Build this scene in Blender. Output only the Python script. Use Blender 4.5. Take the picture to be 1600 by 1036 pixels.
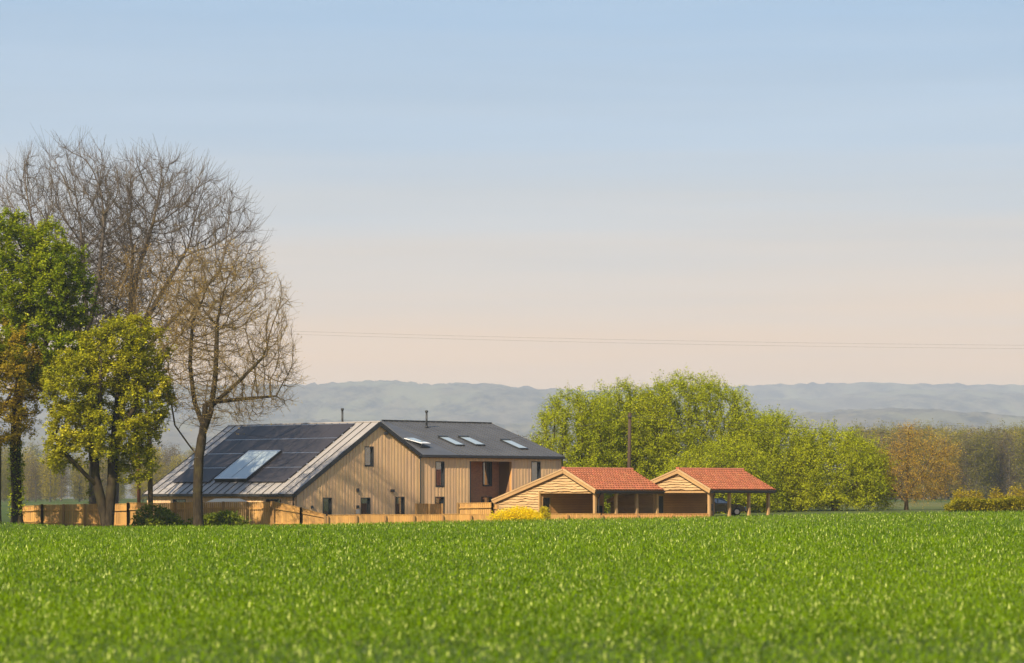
import bpy, bmesh, math, random
import numpy as np
from mathutils import Vector, Matrix

random.seed(7)
rng = np.random.default_rng(11)
for o in list(bpy.data.objects):
    bpy.data.objects.remove(o)
scene = bpy.context.scene
COL = scene.collection
R = math.radians

# ------------------------------------------------------------------ camera
F = 1600 * 100.0 / 36.0          # focal length in pixels of the 1600 px wide photograph
CZ = 2.4                         # eye height over the far field edge
HY = 770.0                       # row of the horizon (eye level)
cam_d = bpy.data.cameras.new('camera')
cam_d.lens = 100; cam_d.sensor_width = 36; cam_d.sensor_fit = 'HORIZONTAL'
cam_d.shift_y = (HY - 518.0) / 1600.0
cam_d.clip_start = 0.5; cam_d.clip_end = 20000
cam_d.dof.use_dof = True; cam_d.dof.focus_distance = 190; cam_d.dof.aperture_fstop = 2.0
cam = bpy.data.objects.new('camera', cam_d); COL.objects.link(cam)
cam.location = (0, 0, CZ); cam.rotation_euler = (R(90), 0, 0)
scene.camera = cam

# ------------------------------------------------------------------ sky, sun, exposure
SUN_AZ, SUN_EL = 30.0, 36.0      # degrees left of straight-behind-the-camera, elevation
sdir = Vector((-math.sin(R(SUN_AZ)) * math.cos(R(SUN_EL)), -math.cos(R(SUN_AZ)) * math.cos(R(SUN_EL)), math.sin(R(SUN_EL))))
world = bpy.data.worlds.new('World'); scene.world = world; world.use_nodes = True
wt = world.node_tree; wt.nodes.clear()
def wn(t, **k):
    n = wt.nodes.new(t)
    for a, b in k.items(): setattr(n, a, b)
    return n
sky = wn('ShaderNodeTexSky', sky_type='NISHITA', sun_disc=False)
sky.sun_elevation = R(SUN_EL)
sky.sun_rotation = math.atan2(sdir.x, sdir.y)
sky.air_density = 1.0; sky.dust_density = 2.0; sky.ozone_density = 1.2
SKY_K = 0.10
mul = wn('ShaderNodeVectorMath', operation='SCALE'); mul.inputs['Scale'].default_value = SKY_K
wt.links.new(sky.outputs[0], mul.inputs[0])
tc = wn('ShaderNodeTexCoord'); sep = wn('ShaderNodeSeparateXYZ')
wt.links.new(tc.outputs['Generated'], sep.inputs[0])
# thin high streaks wobble the haze layer's height a little
mp = wn('ShaderNodeMapping'); mp.inputs['Scale'].default_value = (2.2, 2.2, 55)
wt.links.new(tc.outputs['Generated'], mp.inputs[0])
nz = wn('ShaderNodeTexNoise'); nz.inputs['Scale'].default_value = 1.6; nz.inputs['Detail'].default_value = 4
wt.links.new(mp.outputs[0], nz.inputs['Vector'])
wob = wn('ShaderNodeMath', operation='MULTIPLY_ADD'); wob.inputs[1].default_value = 0.036; wob.inputs[2].default_value = -0.018
wt.links.new(nz.outputs['Fac'], wob.inputs[0])
addz = wn('ShaderNodeMath', operation='ADD')
wt.links.new(sep.outputs['Z'], addz.inputs[0]); wt.links.new(wob.outputs[0], addz.inputs[1])
ramp = wn('ShaderNodeValToRGB')
cr = ramp.color_ramp
def lin(c): return tuple(((v / 255.0) / 12.92 if v <= 10 else (((v / 255.0) + 0.055) / 1.055) ** 2.4) for v in c)
K_ = 2 ** -0.7               # the view is exposed half a stop up
stops = [(0.000, (1.34, 0.80, 0.26)), (0.044, (1.29, 0.78, 0.36)), (0.062, (1.05, 0.745, 0.49)), (0.080, (0.84, 0.705, 0.59)), (0.104, (0.64, 0.665, 0.70)),
         (0.126, (0.50, 0.625, 0.775)), (0.175, (0.355, 0.535, 0.76)), (0.40, (0.29, 0.43, 0.63)), (1.0, (0.20, 0.32, 0.53))]
stops = [(p, tuple(v * K_ for v in c)) for p, c in stops]
while len(cr.elements) < len(stops): cr.elements.new(0.5)
for e, (p, c) in zip(cr.elements, stops):
    e.position = p; e.color = (*c, 1)
wt.links.new(addz.outputs[0], ramp.inputs[0])
# the hazy spring air covers most of the clear-sky colour
mixs = wn('ShaderNodeMix', data_type='RGBA'); mixs.inputs[0].default_value = 0.93
wt.links.new(mul.outputs[0], mixs.inputs[6]); wt.links.new(ramp.outputs[0], mixs.inputs[7])
mp2 = wn('ShaderNodeMapping'); mp2.inputs['Scale'].default_value = (1.3, 1.3, 24); mp2.inputs['Rotation'].default_value = (0.02, 0.03, 0)
wt.links.new(tc.outputs['Generated'], mp2.inputs[0])
nz2 = wn('ShaderNodeTexNoise'); nz2.inputs['Scale'].default_value = 2.3; nz2.inputs['Detail'].default_value = 6; nz2.inputs['Roughness'].default_value = 0.6
wt.links.new(mp2.outputs[0], nz2.inputs['Vector'])
st = wn('ShaderNodeMapRange'); st.inputs['From Min'].default_value = 0.3; st.inputs['From Max'].default_value = 0.7; st.inputs['To Min'].default_value = 0.955; st.inputs['To Max'].default_value = 1.05
wt.links.new(nz2.outputs['Fac'], st.inputs['Value'])
stm = wn('ShaderNodeVectorMath', operation='SCALE'); wt.links.new(mixs.outputs[2], stm.inputs[0]); wt.links.new(st.outputs[0], stm.inputs['Scale'])
bg = wn('ShaderNodeBackground'); bg.inputs['Strength'].default_value = 1.0
wt.links.new(stm.outputs[0], bg.inputs[0])
wo = wn('ShaderNodeOutputWorld'); wt.links.new(bg.outputs[0], wo.inputs[0])

sun_d = bpy.data.lights.new('sun', 'SUN'); sun_d.energy = 5.0; sun_d.angle = R(0.6); sun_d.color = (1.0, 0.84, 0.60)
sun = bpy.data.objects.new('sun', sun_d); COL.objects.link(sun)
sun.rotation_euler = sdir.to_track_quat('Z', 'Y').to_euler(); sun.location = (-60, -60, 90)

vs = scene.view_settings
vs.view_transform = 'Standard'; vs.look = 'None'; vs.exposure = 0.7; vs.gamma = 1.0; vs.use_curve_mapping = False
scene.render.engine = 'CYCLES'
cy = scene.cycles
cy.max_bounces = 6; cy.diffuse_bounces = 3; cy.glossy_bounces = 3; cy.transmission_bounces = 4; cy.transparent_max_bounces = 6
cy.volume_bounces = 1; cy.use_denoising = True
cy.sample_clamp_indirect = 6

# ------------------------------------------------------------------ helpers
def P(x, y, Y):
    return Vector(((x - 800) / F * Y, Y, CZ + (HY - y) / F * Y))
def PX(x, Y): return (x - 800) / F * Y
def PZ(y, Y): return CZ + (HY - y) / F * Y
def ray_plane(x, y, p0, nrm):
    d = Vector(((x - 800) / F, 1.0, (HY - y) / F)); o = Vector((0, 0, CZ))
    return o + d * ((Vector(p0) - o).dot(nrm) / d.dot(nrm))

def sstep(a, b, x): 
    t = np.clip((x - a) / (b - a), 0, 1); return t * t * (3 - 2 * t)
E_PX = np.array([-400, -100, 0, 90, 170, 350, 500, 700, 900, 1100, 1300, 1450, 1600, 2000.])
E_ROW = np.array([806, 809, 813, 818, 820.5, 819.5, 817.5, 812.5, 808.5, 805.5, 801, 798.5, 797, 794.])
def edge_y(X): return 203.5 + 12 * (np.clip(X, -45, 45) + 38) / 77
E_X = (E_PX - 800) / F * 208.0
E_Z = CZ - (E_ROW - HY) / F * edge_y(E_X) - 0.27
def ground_z(X, Y):
    X = np.asarray(X, float); Y = np.asarray(Y, float)
    t = np.clip((Y - 20) / 184.0, -0.3, 1)
    far = -0.03 * np.clip(Y - 950, 0, 1300)
    return 0.70 * (1 - t) + np.interp(X, E_X, E_Z) * t + far
def gz(X, Y): return float(ground_z(X, Y))

class MB:
    def __init__(s): s.v = []; s.f = []
    def hexa(s, p):          # p: 8 points, bottom 4 then top 4 (ccw)
        n = len(s.v); s.v += [tuple(q) for q in p]
        for q in ((3,2,1,0),(4,5,6,7),(0,1,5,4),(1,2,6,5),(2,3,7,6),(3,0,4,7)): s.f.append(tuple(n + i for i in q))
        return s
    def box(s, x0, x1, y0, y1, z0, z1):
        return s.hexa([(x0,y0,z0),(x1,y0,z0),(x1,y1,z0),(x0,y1,z0),(x0,y0,z1),(x1,y0,z1),(x1,y1,z1),(x0,y1,z1)])
    def slab(s, a, b, c, d, t):   # quad a b c d (ccw from above), thickness t downward along normal
        a, b, c, d = map(Vector, (a, b, c, d)); n = (b - a).cross(d - a).normalized() * t
        return s.hexa([a - n, b - n, c - n, d - n, a, b, c, d])
    def tube(s, pts, rad, k=8, cap=True):
        pts = [Vector(p) for p in pts]; rs = rad if isinstance(rad, (list, tuple)) else [rad] * len(pts)
        n0 = len(s.v)
        for i, p in enumerate(pts):
            d = (pts[min(i + 1, len(pts) - 1)] - pts[max(i - 1, 0)]).normalized()
            a = d.cross(Vector((0, 0, 1)) if abs(d.z) < 0.9 else Vector((1, 0, 0))).normalized(); b = d.cross(a)
            for j in range(k):
                t = 2 * math.pi * j / k; s.v.append(tuple(p + (a * math.cos(t) + b * math.sin(t)) * rs[i]))
        for i in range(len(pts) - 1):
            for j in range(k):
                q = n0 + i * k; j2 = (j + 1) % k
                s.f.append((q + j, q + j2, q + k + j2, q + k + j))
        if cap:
            s.f.append(tuple(n0 + j for j in range(k))[::-1]); e = n0 + (len(pts) - 1) * k
            s.f.append(tuple(e + j for j in range(k)))
        return s
    def build(s, name, m, parent=None, smooth=False, bevel=0):
        me = bpy.data.meshes.new(name); me.from_pydata(s.v, [], s.f)
        if bevel:
            bm = bmesh.new(); bm.from_mesh(me)
            bmesh.ops.bevel(bm, geom=list(bm.edges), offset=bevel, segments=1, affect='EDGES'); bm.to_mesh(me); bm.free()
        bm = bmesh.new(); bm.from_mesh(me); bmesh.ops.recalc_face_normals(bm, faces=bm.faces); bm.to_mesh(me); bm.free()
        if smooth: me.polygons.foreach_set('use_smooth', [True] * len(me.polygons))
        return link(name, me, m, parent)
def link(name, me, m, parent=None):
    if m is not None and not me.materials: me.materials.append(m)
    o = bpy.data.objects.new(name, me); COL.objects.link(o)
    if parent is not None: o.parent = parent
    return o
def tag(o, label, cat, group=None, kind=None):
    o['label'] = label; o['category'] = cat
    if group: o['group'] = group
    if kind: o['kind'] = kind
    return o
def empty(name, loc, rz=0.0):
    e = bpy.data.objects.new(name, None); COL.objects.link(e); e.location = loc; e.rotation_euler = (0, 0, rz)
    e.empty_display_size = 0.3
    return e
def npmesh(name, V, Fq, m, parent=None, col=None, smooth=False):
    """V (n,3), Fq (m,k) int array of equal-size faces or list of such arrays"""
    me = bpy.data.meshes.new(name)
    Fl = Fq if isinstance(Fq, list) else [Fq]
    nl = sum(f.size for f in Fl); nf = sum(len(f) for f in Fl)
    me.vertices.add(len(V)); me.vertices.foreach_set('co', np.asarray(V, np.float32).ravel())
    me.loops.add(nl); me.polygons.add(nf)
    me.loops.foreach_set('vertex_index', np.concatenate([f.ravel() for f in Fl]).astype(np.int32))
    tot = np.concatenate([np.full(len(f), f.shape[1]) for f in Fl]); st = np.concatenate([[0], np.cumsum(tot)[:-1]])
    me.polygons.foreach_set('loop_start', st.astype(np.int32))
    if smooth: me.polygons.foreach_set('use_smooth', np.ones(nf, bool))
    me.update(calc_edges=True)
    if col is not None:
        ca = me.color_attributes.new('Col', 'FLOAT_COLOR', 'POINT')
        c4 = np.ones((len(V), 4), np.float32); c4[:, :3] = col; ca.data.foreach_set('color', c4.ravel())
    return link(name, me, m, parent)
def copy_tree(o, parent=None):
    c = o.copy(); COL.objects.link(c); c.parent = parent
    for ch in o.children: copy_tree(ch, c)
    return c

# ------------------------------------------------------------------ materials
def mat(name, base=(0.5, 0.5, 0.5), rough=0.6, metal=0.0, spec=0.5):
    m = bpy.data.materials.new(name); m.use_nodes = True
    b = m.node_tree.nodes['Principled BSDF']
    b.inputs['Base Color'].default_value = (*base, 1); b.inputs['Roughness'].default_value = rough
    b.inputs['Metallic'].default_value = metal; b.inputs['Specular IOR Level'].default_value = spec
    return m
def nodes(m): return m.node_tree.nodes, m.node_tree.links, m.node_tree.nodes['Principled BSDF']
def mixc(N, L, fac, a, b, mode='MIX'):
    x = N.new('ShaderNodeMix'); x.data_type = 'RGBA'; x.blend_type = mode
    for i, v in ((0, fac), (6, a), (7, b)):
        if isinstance(v, (int, float)): x.inputs[i].default_value = v
        elif isinstance(v, tuple): x.inputs[i].default_value = (*v, 1)
        else: L.new(v, x.inputs[i])
    return x.outputs[2]
def noise(N, L, vec, scale, detail=4, rough=0.5):
    n = N.new('ShaderNodeTexNoise'); n.inputs['Scale'].default_value = scale; n.inputs['Detail'].default_value = detail; n.inputs['Roughness'].default_value = rough
    if vec is not None: L.new(vec, n.inputs['Vector'])
    return n.outputs['Fac']
def rampf(N, L, fac, stops):
    r = N.new('ShaderNodeValToRGB'); e = r.color_ramp.elements
    while len(e) < len(stops): e.new(0.5)
    for el, (p, c) in zip(e, stops):
        el.position = p; el.color = (*c, 1) if isinstance(c, tuple) else (c, c, c, 1)
    L.new(fac, r.inputs[0]); return r.outputs[0]
def coords(N, L, scale=(1, 1, 1), kind='Object'):
    t = N.new('ShaderNodeTexCoord'); mpn = N.new('ShaderNodeMapping'); mpn.inputs['Scale'].default_value = scale
    L.new(t.outputs[kind], mpn.inputs[0]); return mpn.outputs[0]
def bump(N, L, b, h, strength=0.3, dist=0.02):
    bp = N.new('ShaderNodeBump'); bp.inputs['Strength'].default_value = strength; bp.inputs['Distance'].default_value = dist
    L.new(h, bp.inputs['Height']); L.new(bp.outputs[0], b.inputs['Normal'])
def wood(name, c1, c2, c3, stretch, rough=0.75, sc=1.0, per_obj=0.5, island=False):
    """c1..c2 grain, c3 weathered tint; stretch: mapping scale so that grain runs along the small axis"""
    m = mat(name, c1, rough, spec=0.25); N, L, b = nodes(m)
    v = coords(N, L, stretch)
    oi = N.new('ShaderNodeObjectInfo')
    rnd = oi.outputs['Random'] if not island else N.new('ShaderNodeNewGeometry').outputs['Random Per Island']
    ad = N.new('ShaderNodeVectorMath'); ad.operation = 'ADD'
    cx = N.new('ShaderNodeCombineXYZ'); mu = N.new('ShaderNodeMath'); mu.operation = 'MULTIPLY'; mu.inputs[1].default_value = 37.0
    L.new(rnd, mu.inputs[0]); L.new(mu.outputs[0], cx.inputs[0]); L.new(v, ad.inputs[0]); L.new(cx.outputs[0], ad.inputs[1])
    g = noise(N, L, ad.outputs[0], 2.2 * sc, 6, 0.6)
    c = mixc(N, L, rampf(N, L, g, [(0.3, 0.0), (0.7, 1.0)]), c1, c2)
    w = noise(N, L, coords(N, L, (0.5, 0.5, 0.5)), 0.9, 3)
    w2 = N.new('ShaderNodeMath'); w2.operation = 'MULTIPLY_ADD'; w2.inputs[1].default_value = per_obj
    L.new(rnd, w2.inputs[0]); 
    rw = rampf(N, L, w, [(0.35, 0.0), (0.75, 0.6)]); L.new(rw, w2.inputs[2])
    c = mixc(N, L, w2.outputs[0], c, c3)
    L.new(c, b.inputs['Base Color']); bump(N, L, b, g, 0.35, 0.01)
    return m
def leafmat(name, trans=0.35, rough=0.55, spec=0.35):
    m = mat(name, (0.1, 0.12, 0.03), rough, spec=spec); N, L, b = nodes(m)
    a = N.new('ShaderNodeAttribute'); a.attribute_name = 'Col'
    L.new(a.outputs['Color'], b.inputs['Base Color'])
    t = N.new('ShaderNodeBsdfTranslucent'); L.new(mixc(N, L, 0.6, a.outputs['Color'], (1.0, 0.95, 0.35), 'MULTIPLY'), t.inputs[0])
    mx = N.new('ShaderNodeMixShader'); mx.inputs[0].default_value = trans
    L.new(b.outputs[0], mx.inputs[1]); L.new(t.outputs[0], mx.inputs[2]); L.new(mx.outputs[0], N['Material Output'].inputs[0])
    return m

M = {}
M['leaf'] = leafmat('leaf', 0.45, 0.6, 0.12); M['wheat'] = leafmat('wheat_leaf', 0.3, 0.30, 0.08)
def bark(name, c1, c2, c3):
    m = mat(name, c1, 0.9, spec=0.15); N, L, b = nodes(m)
    v = coords(N, L, (1, 1, 0.35)); g = noise(N, L, v, 5, 5, 0.65)
    c = mixc(N, L, rampf(N, L, g, [(0.35, 0.0), (0.65, 1.0)]), c1, c2)
    w = noise(N, L, coords(N, L), 0.8, 3); c = mixc(N, L, rampf(N, L, w, [(0.5, 0.0), (0.75, 0.7)]), c, c3)
    L.new(c, b.inputs['Base Color']); bump(N, L, b, g, 0.8, 0.05); return m
M['bark_grey'] = bark('bark_grey', (0.08, 0.069, 0.062), (0.15, 0.125, 0.105), (0.19, 0.145, 0.07))
M['bark_gold'] = bark('bark_gold', (0.15, 0.11, 0.055), (0.26, 0.19, 0.09), (0.29, 0.205, 0.07))
M['bark_mid'] = bark('bark_mid', (0.06, 0.044, 0.024), (0.12, 0.085, 0.042), (0.13, 0.10, 0.035))
M['bark_dark'] = bark('bark_dark', (0.018, 0.014, 0.010), (0.05, 0.038, 0.023), (0.075, 0.065, 0.022))
M['bark_far'] = bark('bark_far', (0.10, 0.095, 0.09), (0.17, 0.16, 0.145), (0.15, 0.14, 0.10))
M['board'] = wood('larch_board', (0.66, 0.41, 0.195), (0.86, 0.59, 0.31), (0.57, 0.375, 0.235), (6, 6, 0.5), per_obj=0.6)
M['fence'] = wood('fence_timber', (0.54, 0.28, 0.075), (0.72, 0.42, 0.135), (0.36, 0.20, 0.07), (6, 6, 0.7), per_obj=0.6, island=True)
M['fence_post'] = wood('fence_post', (0.26, 0.135, 0.045), (0.38, 0.20, 0.07), (0.24, 0.15, 0.06), (6, 6, 0.7))
M['oak'] = wood('oak_post', (0.40, 0.24, 0.10), (0.56, 0.35, 0.16), (0.36, 0.22, 0.11), (5, 5, 0.6), per_obj=0.3)
M['waney'] = wood('waney_board', (0.46, 0.29, 0.14), (0.64, 0.44, 0.23), (0.38, 0.25, 0.13), (5, 0.6, 5), per_obj=0.45)
M['inner'] = wood('inner_board', (0.55, 0.27, 0.085), (0.68, 0.36, 0.13), (0.44, 0.22, 0.08), (0.6, 5, 5), per_obj=0.4)
M['porch'] = wood('porch_shade_timber', (0.17, 0.085, 0.04), (0.25, 0.13, 0.06), (0.18, 0.10, 0.055), (6, 6, 0.5))  # shade of the recess put into a darker wood colour
m = mat('pale_grey_roof', (0.36, 0.35, 0.355), 0.52, 0.85); N, L, b = nodes(m)  # paler grey base than the right wing's roof
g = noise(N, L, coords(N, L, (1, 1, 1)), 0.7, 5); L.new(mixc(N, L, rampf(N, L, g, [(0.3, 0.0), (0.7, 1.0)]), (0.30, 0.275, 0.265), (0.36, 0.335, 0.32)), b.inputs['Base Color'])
M['pale_roof'] = m
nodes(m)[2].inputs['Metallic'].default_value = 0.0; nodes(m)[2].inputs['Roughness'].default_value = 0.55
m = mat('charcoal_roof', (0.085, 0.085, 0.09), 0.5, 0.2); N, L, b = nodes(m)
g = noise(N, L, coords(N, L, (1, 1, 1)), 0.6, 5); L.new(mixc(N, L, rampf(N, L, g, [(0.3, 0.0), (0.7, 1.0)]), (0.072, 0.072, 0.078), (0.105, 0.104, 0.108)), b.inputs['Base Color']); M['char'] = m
M['dark'] = mat('dark_metal', (0.022, 0.024, 0.028), 0.5)
M['black'] = mat('black_plastic', (0.012, 0.012, 0.013), 0.45)
m = mat('solar_cell', (0.018, 0.017, 0.022), 0.5, 0.0, 0.3); N, L, b = nodes(m)
g = noise(N, L, coords(N, L, (0.4, 0.4, 0.4)), 1.0, 2); L.new(mixc(N, L, g, (0.032, 0.028, 0.032), (0.040, 0.035, 0.040)), b.inputs['Base Color']); M['solar'] = m
M['alu'] = mat('aluminium', (0.62, 0.62, 0.63), 0.35, 0.9)
M['glass'] = mat('window_glass', (0.03, 0.04, 0.045), 0.04, 0.0, 1.0); nodes(M['glass'])[2].inputs['IOR'].default_value = 2.0
M['roofglass'] = mat('roof_glass', (0.34, 0.40, 0.43), 0.05, 0.0, 1.0); nodes(M['roofglass'])[2].inputs['IOR'].default_value = 2.0
m = mat('brick', (0.3, 0.12, 0.06), 0.85); N, L, b = nodes(m)
tx = N.new('ShaderNodeTexBrick'); tx.inputs['Scale'].default_value = 1.0; tx.inputs['Brick Width'].default_value = 0.225; tx.inputs['Row Height'].default_value = 0.075; tx.inputs['Mortar Size'].default_value = 0.008
tx.inputs['Color1'].default_value = (0.40, 0.15, 0.065, 1); tx.inputs['Color2'].default_value = (0.25, 0.09, 0.045, 1); tx.inputs['Mortar'].default_value = (0.30, 0.22, 0.16, 1)
t = N.new('ShaderNodeTexCoord'); sx = N.new('ShaderNodeSeparateXYZ'); cb = N.new('ShaderNodeCombineXYZ'); L.new(t.outputs['Object'], sx.inputs[0]); L.new(sx.outputs['X'], cb.inputs[0]); L.new(sx.outputs['Z'], cb.inputs[1]); L.new(cb.outputs[0], tx.inputs['Vector'])
g = noise(N, L, coords(N, L), 1.3, 3); L.new(mixc(N, L, rampf(N, L, g, [(0.4, 0.0), (0.7, 0.6)]), tx.outputs['Color'], (0.44, 0.19, 0.08)), b.inputs['Base Color']); M['brick'] = m
m = mat('clay_tile', (0.5, 0.15, 0.06), 0.7, spec=0.3); N, L, b = nodes(m)
a = N.new('ShaderNodeAttribute'); a.attribute_name = 'Col'; g = noise(N, L, coords(N, L), 6, 3)
L.new(mixc(N, L, mixc(N, L, 0.5, g, (0.5, 0.5, 0.5)), a.outputs['Color'], (0.40, 0.135, 0.07)), b.inputs['Base Color']); M['tile'] = m
M['ridge_tile'] = mat('ridge_tile', (0.40, 0.13, 0.065), 0.75)
M['canvas'] = mat('canvas', (0.78, 0.66, 0.50), 0.85)
M['white'] = mat('white_sash', (0.75, 0.76, 0.78), 0.4)
M['pole'] = wood('pole_timber', (0.04, 0.026, 0.018), (0.065, 0.04, 0.025), (0.07, 0.045, 0.03), (6, 6, 0.4))
M['pole_red'] = wood('pole_red_timber', (0.17, 0.06, 0.03), (0.24, 0.09, 0.045), (0.20, 0.08, 0.045), (6, 6, 0.4))
M['wire'] = mat('wire', (0.05, 0.045, 0.04), 0.6)
m = mat('ground', (0.06, 0.09, 0.02), 0.95, spec=0.1); N, L, b = nodes(m)
g = noise(N, L, coords(N, L), 0.35, 6, 0.65); g2 = noise(N, L, coords(N, L), 0.004, 4)
c = mixc(N, L, rampf(N, L, g, [(0.35, 0.0), (0.65, 1.0)]), (0.035, 0.06, 0.012), (0.075, 0.11, 0.025))
c = mixc(N, L, rampf(N, L, g2, [(0.48, 0.0), (0.56, 0.8)]), c, (0.13, 0.13, 0.045)); L.new(c, b.inputs['Base Color']); M['ground'] = m
m = mat('hill_cover', (0.06, 0.07, 0.03), 0.95, spec=0.05); N, L, b = nodes(m)
v = coords(N, L, (1, 0.35, 1)); g2 = noise(N, L, v, 0.006, 6, 0.65); g = noise(N, L, coords(N, L, (1, .4, 1)), 0.016, 7, 0.8); g3 = noise(N, L, coords(N, L, (1, 0.3, 1)), 0.0025, 4)
c = mixc(N, L, rampf(N, L, g, [(0.42, 0.0), (0.58, 1.0)]), (0.010, 0.011, 0.010), (0.15, 0.125, 0.075))
c = mixc(N, L, rampf(N, L, g2, [(0.50, 0.0), (0.60, 0.7)]), c, (0.17, 0.165, 0.09))
c = mixc(N, L, rampf(N, L, g3, [(0.45, 0.0), (0.65, 0.6)]), c, (0.10, 0.075, 0.055))
L.new(c, b.inputs['Base Color']); M['hill'] = m

# ------------------------------------------------------------------ ground sheet
ys = np.unique(np.concatenate([np.linspace(-250, -20, 8), np.linspace(-20, 330, 90), np.geomspace(330, 10800, 44)]))
xs = np.unique(np.concatenate([-np.geomspace(70, 8600, 24), np.linspace(-70, 70, 71), np.geomspace(70, 8600, 24)]))
XX, YY = np.meshgrid(xs, ys)
V = np.stack([XX, YY, ground_z(XX, YY)], -1).reshape(-1, 3)
ny, nx = XX.shape
idx = np.arange(nx * ny).reshape(ny, nx)
Fq = np.stack([idx[:-1, :-1], idx[:-1, 1:], idx[1:, 1:], idx[1:, :-1]], -1).reshape(-1, 4)
g_o = npmesh('ground', V, Fq, M['ground'], smooth=True); g_o['kind'] = 'structure'

# ------------------------------------------------------------------ hills
def vnoise(x, y, seed):
    r = np.random.default_rng(seed); T = r.random((64, 64))
    xi = np.floor(x).astype(int); yi = np.floor(y).astype(int); fx = x - xi; fy = y - yi
    fx = fx * fx * (3 - 2 * fx); fy = fy * fy * (3 - 2 * fy)
    g = lambda i, j: T[(xi + i) % 64, (yi + j) % 64]
    return (g(0, 0) * (1 - fx) + g(1, 0) * fx) * (1 - fy) + (g(0, 1) * (1 - fx) + g(1, 1) * fx) * fy
def hill(name, prof, D, run, canopy, seed, base_row=800):
    pxs = np.array([p[0] for p in prof], float); pys = np.array([p[1] for p in prof], float)
    cx = np.linspace(-700, 2300, 430); ry = np.interp(cx, pxs, pys)
    Xr = (cx - 800) / F * D; Zr = CZ + (HY - ry) / F * D
    rows = 32; t = np.linspace(-0.25, 1, rows)        # t<0: behind the crest
    Zb = -45.0
    Vx = np.repeat(Xr[None], rows, 0); Vy = D - t[:, None] * run + np.zeros_like(Vx)
    prof_t = np.where(t >= 0, 1 - sstep(0, 1, np.maximum(t, 0) ** 0.9), 1 - 0.25 * (t / 0.25) ** 2)
    Vz = Zb + (Zr - Zb)[None] * prof_t[:, None]
    und = (vnoise(Vx / 420, Vy / 520, seed) - 0.5) * 52 * sstep(0.03, 0.35, t)[:, None] * sstep(1.0, 0.7, t)[:, None]
    Vz = Vz + und + canopy * (vnoise(Vx / 18, Vy / 90, seed + 1) + 0.6 * vnoise(Vx / 9, Vy / 60, seed + 2)) * sstep(0.32, 0.42, vnoise(Vx / 660, Vy / 420, seed + 3) + 0.25 * (t[:, None] < 0.12))
    V = np.stack([Vx, Vy, Vz], -1).reshape(-1, 3)
    idx = np.arange(V.shape[0]).reshape(rows, -1)
    Fq = np.stack([idx[:-1, :-1], idx[1:, :-1], idx[1:, 1:], idx[:-1, 1:]], -1).reshape(-1, 4)
    o = npmesh(name, V, Fq, M['hill'], smooth=False); o['kind'] = 'structure'; return o
hill('hills', [(-900, 625), (0, 615), (300, 609), (440, 609), (520, 605), (590, 601), (650, 604), (680, 608), (710, 605), (760, 606), (810, 611), (880, 615), (960, 625), (1100, 650), (1400, 680), (2500, 700)], 8400, 3800, 11, 3)
hill('hills', [(-900, 620), (700, 625), (1000, 612), (1150, 608), (1250, 605), (1350, 602), (1420, 604), (1500, 606), (1600, 607), (2500, 612)], 10000, 3000, 11, 13)
hill('hills', [(-900, 700), (1000, 655), (1150, 634), (1200, 628), (1270, 629), (1330, 622), (1360, 617), (1440, 615), (1500, 616), (1600, 620), (2500, 640)], 9000, 2800, 11, 23)
hill('hills', [(-900, 690), (0, 672), (400, 662), (600, 664), (800, 668), (1150, 662), (1200, 656), (1300, 648), (1380, 645), (1480, 650), (1560, 658), (1700, 665), (2500, 660)], 6200, 2600, 9, 33)

g = np.random.default_rng(17); Vc, Fc = [], []
for px in np.concatenate([g.uniform(470, 570, 16), g.uniform(570, 665, 44), g.uniform(690, 720, 10), g.uniform(1190, 1290, 14)]):
    left = px < 1000; D = 8390.0 if left else 8950.0
    row = float(np.interp(px, [470, 520, 590, 650, 680, 710, 1190, 1290], [608, 605, 601, 604, 608, 605, 629, 627])) + 1
    h = g.uniform(7, 17); w = h * g.uniform(.16, .3); X, Z = PX(px, D), PZ(row, D) - 3; n0 = len(Vc)
    for k in range(6):
        a = k * math.pi / 3; Vc.append((X + w * math.cos(a), D + w * math.sin(a), Z))
    for k in range(6):
        a = k * math.pi / 3; Vc.append((X + w * .75 * math.cos(a), D + w * .75 * math.sin(a), Z + h * .55))
    Vc.append((X, D, Z + h + 3))
    for k in range(6):
        k2 = (k + 1) % 6; Fc += [(n0 + k, n0 + k2, n0 + 6 + k2, n0 + 6 + k), (n0 + 6 + k, n0 + 6 + k2, n0 + 12)]
me = bpy.data.meshes.new('ridge_wood'); me.from_pydata(Vc, [], Fc)
tag(link('ridge_wood', me, M['hill']), 'distant conifers standing along the crest of the hazy hills', 'wood', kind='stuff')

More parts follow.
